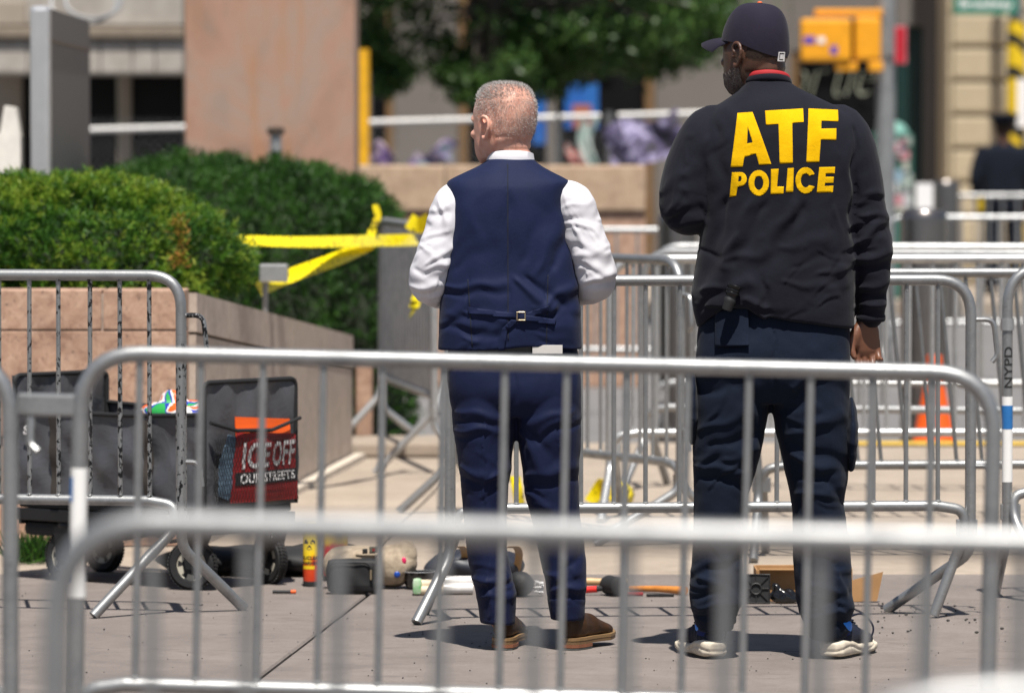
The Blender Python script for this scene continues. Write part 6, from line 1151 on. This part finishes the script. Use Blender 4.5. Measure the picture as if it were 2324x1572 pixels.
def sg_box(name, u0, u1, v0, v1, y0, y1, m, bev=.02): return obj(name, MB().bbox((X(u0, DS) - X(2010, DS), y0, Z(v1, DS) + .13), (X(u1, DS) - X(2010, DS), y1, Z(v0, DS) + .13), bev), m, sp)
b1_ = sg_box('signal_head', 1814, 1928, 44, 141, -.25, .0, 'sigy', .03); b2_ = sg_box('signal_head', 1936, 1996, 40, 139, -.20, .05, 'sigy', .03); sg_box('mounting_arm', 1846, 2000, 22, 37, -.16, -.02, 'sigy', .012); sg_box('visor', 1894, 1942, 142, 162, -.22, -.05, 'sigy', .012); sg_box('visor', 1968, 2000, 140, 163, -.2, -.08, 'sigy', .012); sg_box('bracket', 1929, 1935, 50, 130, -.15, -.05, 'dark', .004)
for (a, c, e, f_) in ((1820, 1846, 84, 100), (1880, 1896, 105, 124), (1852, 1868, 86, 100)): sg_box('sticker', a, c, e, f_, -.256, -.2515, mat('violet_sticker', (.10, .06, .40), .5) if a != 1852 else 'paper', .001)
o = empty('red_sign', (X(2041, DS), DS - .1, Z(144, DS)), 'narrow red and white sign beside the grey street pole', 'sign'); obj('face', MB().bbox((-.042, -.02, 0), (.042, -.014, .29), .002), mat('sign_red', (.42, .006, .02), .5), o); obj('frame', MB().bbox((-.05, -.0135, -.01), (.05, 0, .30), .003), mat('sign_pale', (.5, .25, .27), .5), o); obj('clamp', MB().box((-.12, -.012, .1), (-.051, -.004, .13)), 'galv', o)
# street name sign on its striped pole
DB = 57.0
pl_ = empty('striped_pole', (X(2306, DB), DB, -.13), 'yellow and black wrapped pole with white poster at the right edge', 'pole')
t = NT('yellow_black_wrap'); wv = t.n.new('ShaderNodeTexWave'); wv.inputs['Scale'].default_value = 1.6; wv.inputs['Distortion'].default_value = 5; wv.inputs['Detail'].default_value = 3; wv.bands_direction = 'DIAGONAL'; t.L(t.pos, wv.inputs[0]); t.col(t.ramp(wv.outputs['Fac'], [(.36, (.02, .018, .01)), (.46, (.68, .46, .006))])); t.set(.5)
obj('wrap', MB().tube([(0, 0, .35), (0, 0, 2.80)], .095, 20), t.m, pl_, 1); obj('pole', MB().tube([(0, 0, 0), (0, 0, 5)], .07, 16), 'galv', pl_, 1); obj('poster', MB().tube([(.045, -.045, 1.74), (.045, -.045, 2.22)], .068, 20), 'paper', pl_, 1)
sn = empty('street_sign', (X(2234, DB), DB - .12, Z(33, DB)), 'green street name sign with white lettering', 'sign'); M['sgn'] = mat('sign_green', (.004, .17, .11), .45, var=.05); hw = (X(2306, DB) - X(2162, DB)) / 2
obj('plate', MB().bbox((-hw, 0, 0), (hw, .006, .215), .002), 'sgn', sn); bm = text_bm('Broadway', [(-hw * .82, .035), (hw * .86, .035), (hw * .86, .15), (-hw * .82, .15)], .02)
for q in bm.verts: q.co.y = -.002
obj('lettering', bm_mesh(bm, 'lettering', .001), 'paper', sn); obj('bracket', MB().box((hw - .05, .007, .02), (hw + .03, .05, .06)), 'galv', sn)
# stickered green box with domed top
DG = 53.5
gb2 = empty('green_kerb_box', (X(2024, DG), DG, 0), 'green domed street box plastered with stickers behind the dark shirt', 'street box'); M['mint'] = mat('mint_green', (.16, .34, .29), .5); M['dkgrn'] = mat('box_green', (.02, .10, .075), .5)
obj('body', MB().bbox((-.19, -.19, 0), (.19, .19, 1.55), .03), 'dkgrn', gb2); obj('dome', MB().lathe([(.16, 1.545), (.155, 1.58), (.12, 1.63), (.06, 1.66), (.01, 1.67)], 24), 'mint', gb2, 1)
scol = [mat('stk_%d' % i, c_, .6, var=.2, scale=30) for i, c_ in enumerate(((.55, .55, .55), (.5, .22, .25), (.25, .38, .48), (.45, .44, .38), (.30, .36, .32), (.5, .5, .52), (.22, .07, .10)))]
for i in range(34):
    x, z, w, hh = R.uniform(-.17, .12), R.uniform(.75, 1.45), R.uniform(.05, .12), R.uniform(.05, .13); o = obj('sticker', MB().box((x, -.192 - .0012 * (i + 1), z), (min(x + w, .185), -.191 - .0012 * i, min(z + hh, 1.52))), scol[i % 7], gb2)
# banners at the fence
def bmat(name, stops, sc, seed=0):
    t = NT(name); f = t.noise(sc, 3, .5, dist=1.6); t.col(t.ramp(f, stops)); t.set(.7); return t.m
d = 44.8
def banner(u0, u1, v0, v1, tilt, label, m, ph):
    x0, x1, z0, z1 = fit(u0, u1, v0, v1, d); o = sheet('cloth_banner', lambda a, b: (x0 + (x1 - x0) * a + .03 * math.sin(5 * b + ph), d - .06 + .03 * math.sin(9 * a + 4 * b + ph), z0 + (z1 - z0) * b + tilt * (a - .5) + .04 * math.sin(7 * a + ph) * b), 20, 12, .004, m, None); return tag(o, label, 'banner', 'cloth banners tied to the fence')
banner(1378, 1545, 272, 372, .14, 'purple and black cloth banner with pale lettering on the fence', bmat('purple_banner', [(.38, (.03, .025, .04)), (.48, (.10, .08, .17)), (.56, (.42, .38, .55)), (.7, (.12, .10, .2))], 5), 0); banner(1318, 1352, 275, 380, 0, 'pale mint cloth strip hanging on the fence', bmat('mint_cloth', [(.3, (.25, .36, .33)), (.7, (.48, .5, .47))], 6), 2); banner(1290, 1325, 335, 392, 0, 'small red and white cloth at the foot of the fence', bmat('red_white_cloth', [(.4, (.45, .10, .09)), (.55, (.45, .40, .36))], 9), 1)
banner(935, 1030, 332, 376, .10, 'low purple and teal banner on the wall left of the waistcoat man', bmat('violet_teal_cloth', [(.35, (.08, .14, .13)), (.5, (.13, .08, .2)), (.65, (.35, .3, .33))], 8), 3); banner(825, 890, 328, 372, -.10, 'small violet banner beside the stone pillar', bmat('violet_cloth', [(.4, (.12, .07, .2)), (.6, (.35, .28, .25))], 8), 4)
o = obj('yellow_post', MB().tube([(X(824, 44), 44, -.13), (X(824, 44), 44, Z(112, 44))], .05, 14), mat('yellow_post_paint', (.75, .38, .008), .5)); tag(o, 'yellow painted post beside the stone pillar', 'post')
# ---------------------------------------------------------------- distant officer
DO = 54.6; A3 = empty('person', (X(2278, DO), DO, 0), 'distant officer in dark uniform and peaked cap, seen from behind at right', 'person')
HT3 = Matrix.Translation((0, .03, 1.50)) @ Matrix.Rotation(rad(10), 4, 'Z'); b = MB(); head_geo(b, HT3); limb(b, [(0, 0, 1.40), (0, .01, 1.50), (0, .02, 1.58)], [.07, .06, .058], 16); torso(b, [(.85, -.16, .16, -.09, .09), (1.1, -.16, .16, -.09, .09), (1.35, -.18, .18, -.09, .09), (1.43, -.10, .10, -.05, .06)], 28, 24)
for s in (-1, 1):
    limb(b, [(s * .17, 0, 1.36), (s * .25, -.02, 1.10), (s * .23, .04, .88)], [.05, .042, .03], 14); hand_geo(b, Matrix.Translation((s * .23, .045, .865)), -s, .7); limb(b, [(s * .09, 0, .88), (s * .11, 0, .48), (s * .12, .01, .08), (s * .13, .13, .045)], [.08, .055, .04, .03], 14)
mm, V = remesh(b, .006, 3); Hi = np.array(HT3.inverted()); h = V @ Hi[:3, :3].T + Hi[:3, 3]; obj('body', sm(mm), 'skin2', A3); obj('hair', patch(mm, (h[:, 2] > .045) & (h[:, 2] < .2) & (h[:, 1] < .035) & (np.abs(h[:, 0]) < .082), .004, 'hair'), 'hair2', A3)
M['unif'] = fabric('dark_uniform', (.007, .0095, .017)); b = MB(); torso(b, [(.90, -.20, .20, -.13, .13), (1.05, -.20, .20, -.125, .13), (1.25, -.22, .22, -.12, .13), (1.38, -.21, .21, -.10, .11), (1.44, -.12, .12, -.06, .08), (1.48, -.07, .07, -.03, .06)], 36, 40)
for s in (-1, 1): limb(b, [(s * .19, 0, 1.375), (s * .235, -.01, 1.25), (s * .265, -.02, 1.10), (s * .245, .03, .92)], [.075, .072, .062, .045], 18)
mm, V = remesh(b, .008, 3); N = normals(mm); V = V + N * (.004 * wavy(V, 3, 25))[:, None]; setV(mm, V); obj('shirt', sm(mm), 'unif', A3)
b = MB(); torso(b, [(.98, -.19, .19, -.12, .12), (.85, -.19, .19, -.13, .11), (.76, -.17, .17, -.1, .09)], 32, 16)
for s in (-1, 1): limb(b, [(s * .10, 0, .88), (s * .11, 0, .5), (s * .12, .01, .07)], [.105, .08, .07], 18, ends=False)
mm, V = remesh(b, .008, 3); N = normals(mm); V = V + N * (.004 * wavy(V, 5, 25))[:, None]; setV(mm, V); obj('trousers', sm(mm), 'unif', A3)
for s in (-1, 1): obj('shoe', MB().ell((s * .125, .06, .04), (.05, .14, .042), 16, 8), 'blackrub', A3, 1)
cT = HT3 @ Matrix.Translation((0, 0, .165)); cp = obj('peaked_cap', MB().lathe([(.100, -.035), (.102, .005), (.150, .040), (.154, .052), (.12, .072), (.03, .078)], 28, cT @ Matrix.Diagonal((1, 1.08, 1, 1))), 'unif', A3, 1); obj('peak', MB().ell(cT @ Vector((0, .11, -.025)), (.08, .06, .008), 16, 6), 'blackrub', cp, 1)
obj('belt', MB().lathe([(.95, .93), (1, .932), (1, .978), (.95, .98)], 30, Matrix.Diagonal((.207, .138, 1, 1))), 'blackrub', A3, 1); obj('holster', MB().bbox((-.245, -.05, .80), (-.20, .03, .97), .012), mat('yellow_holster', (.6, .42, .01), .5), A3)
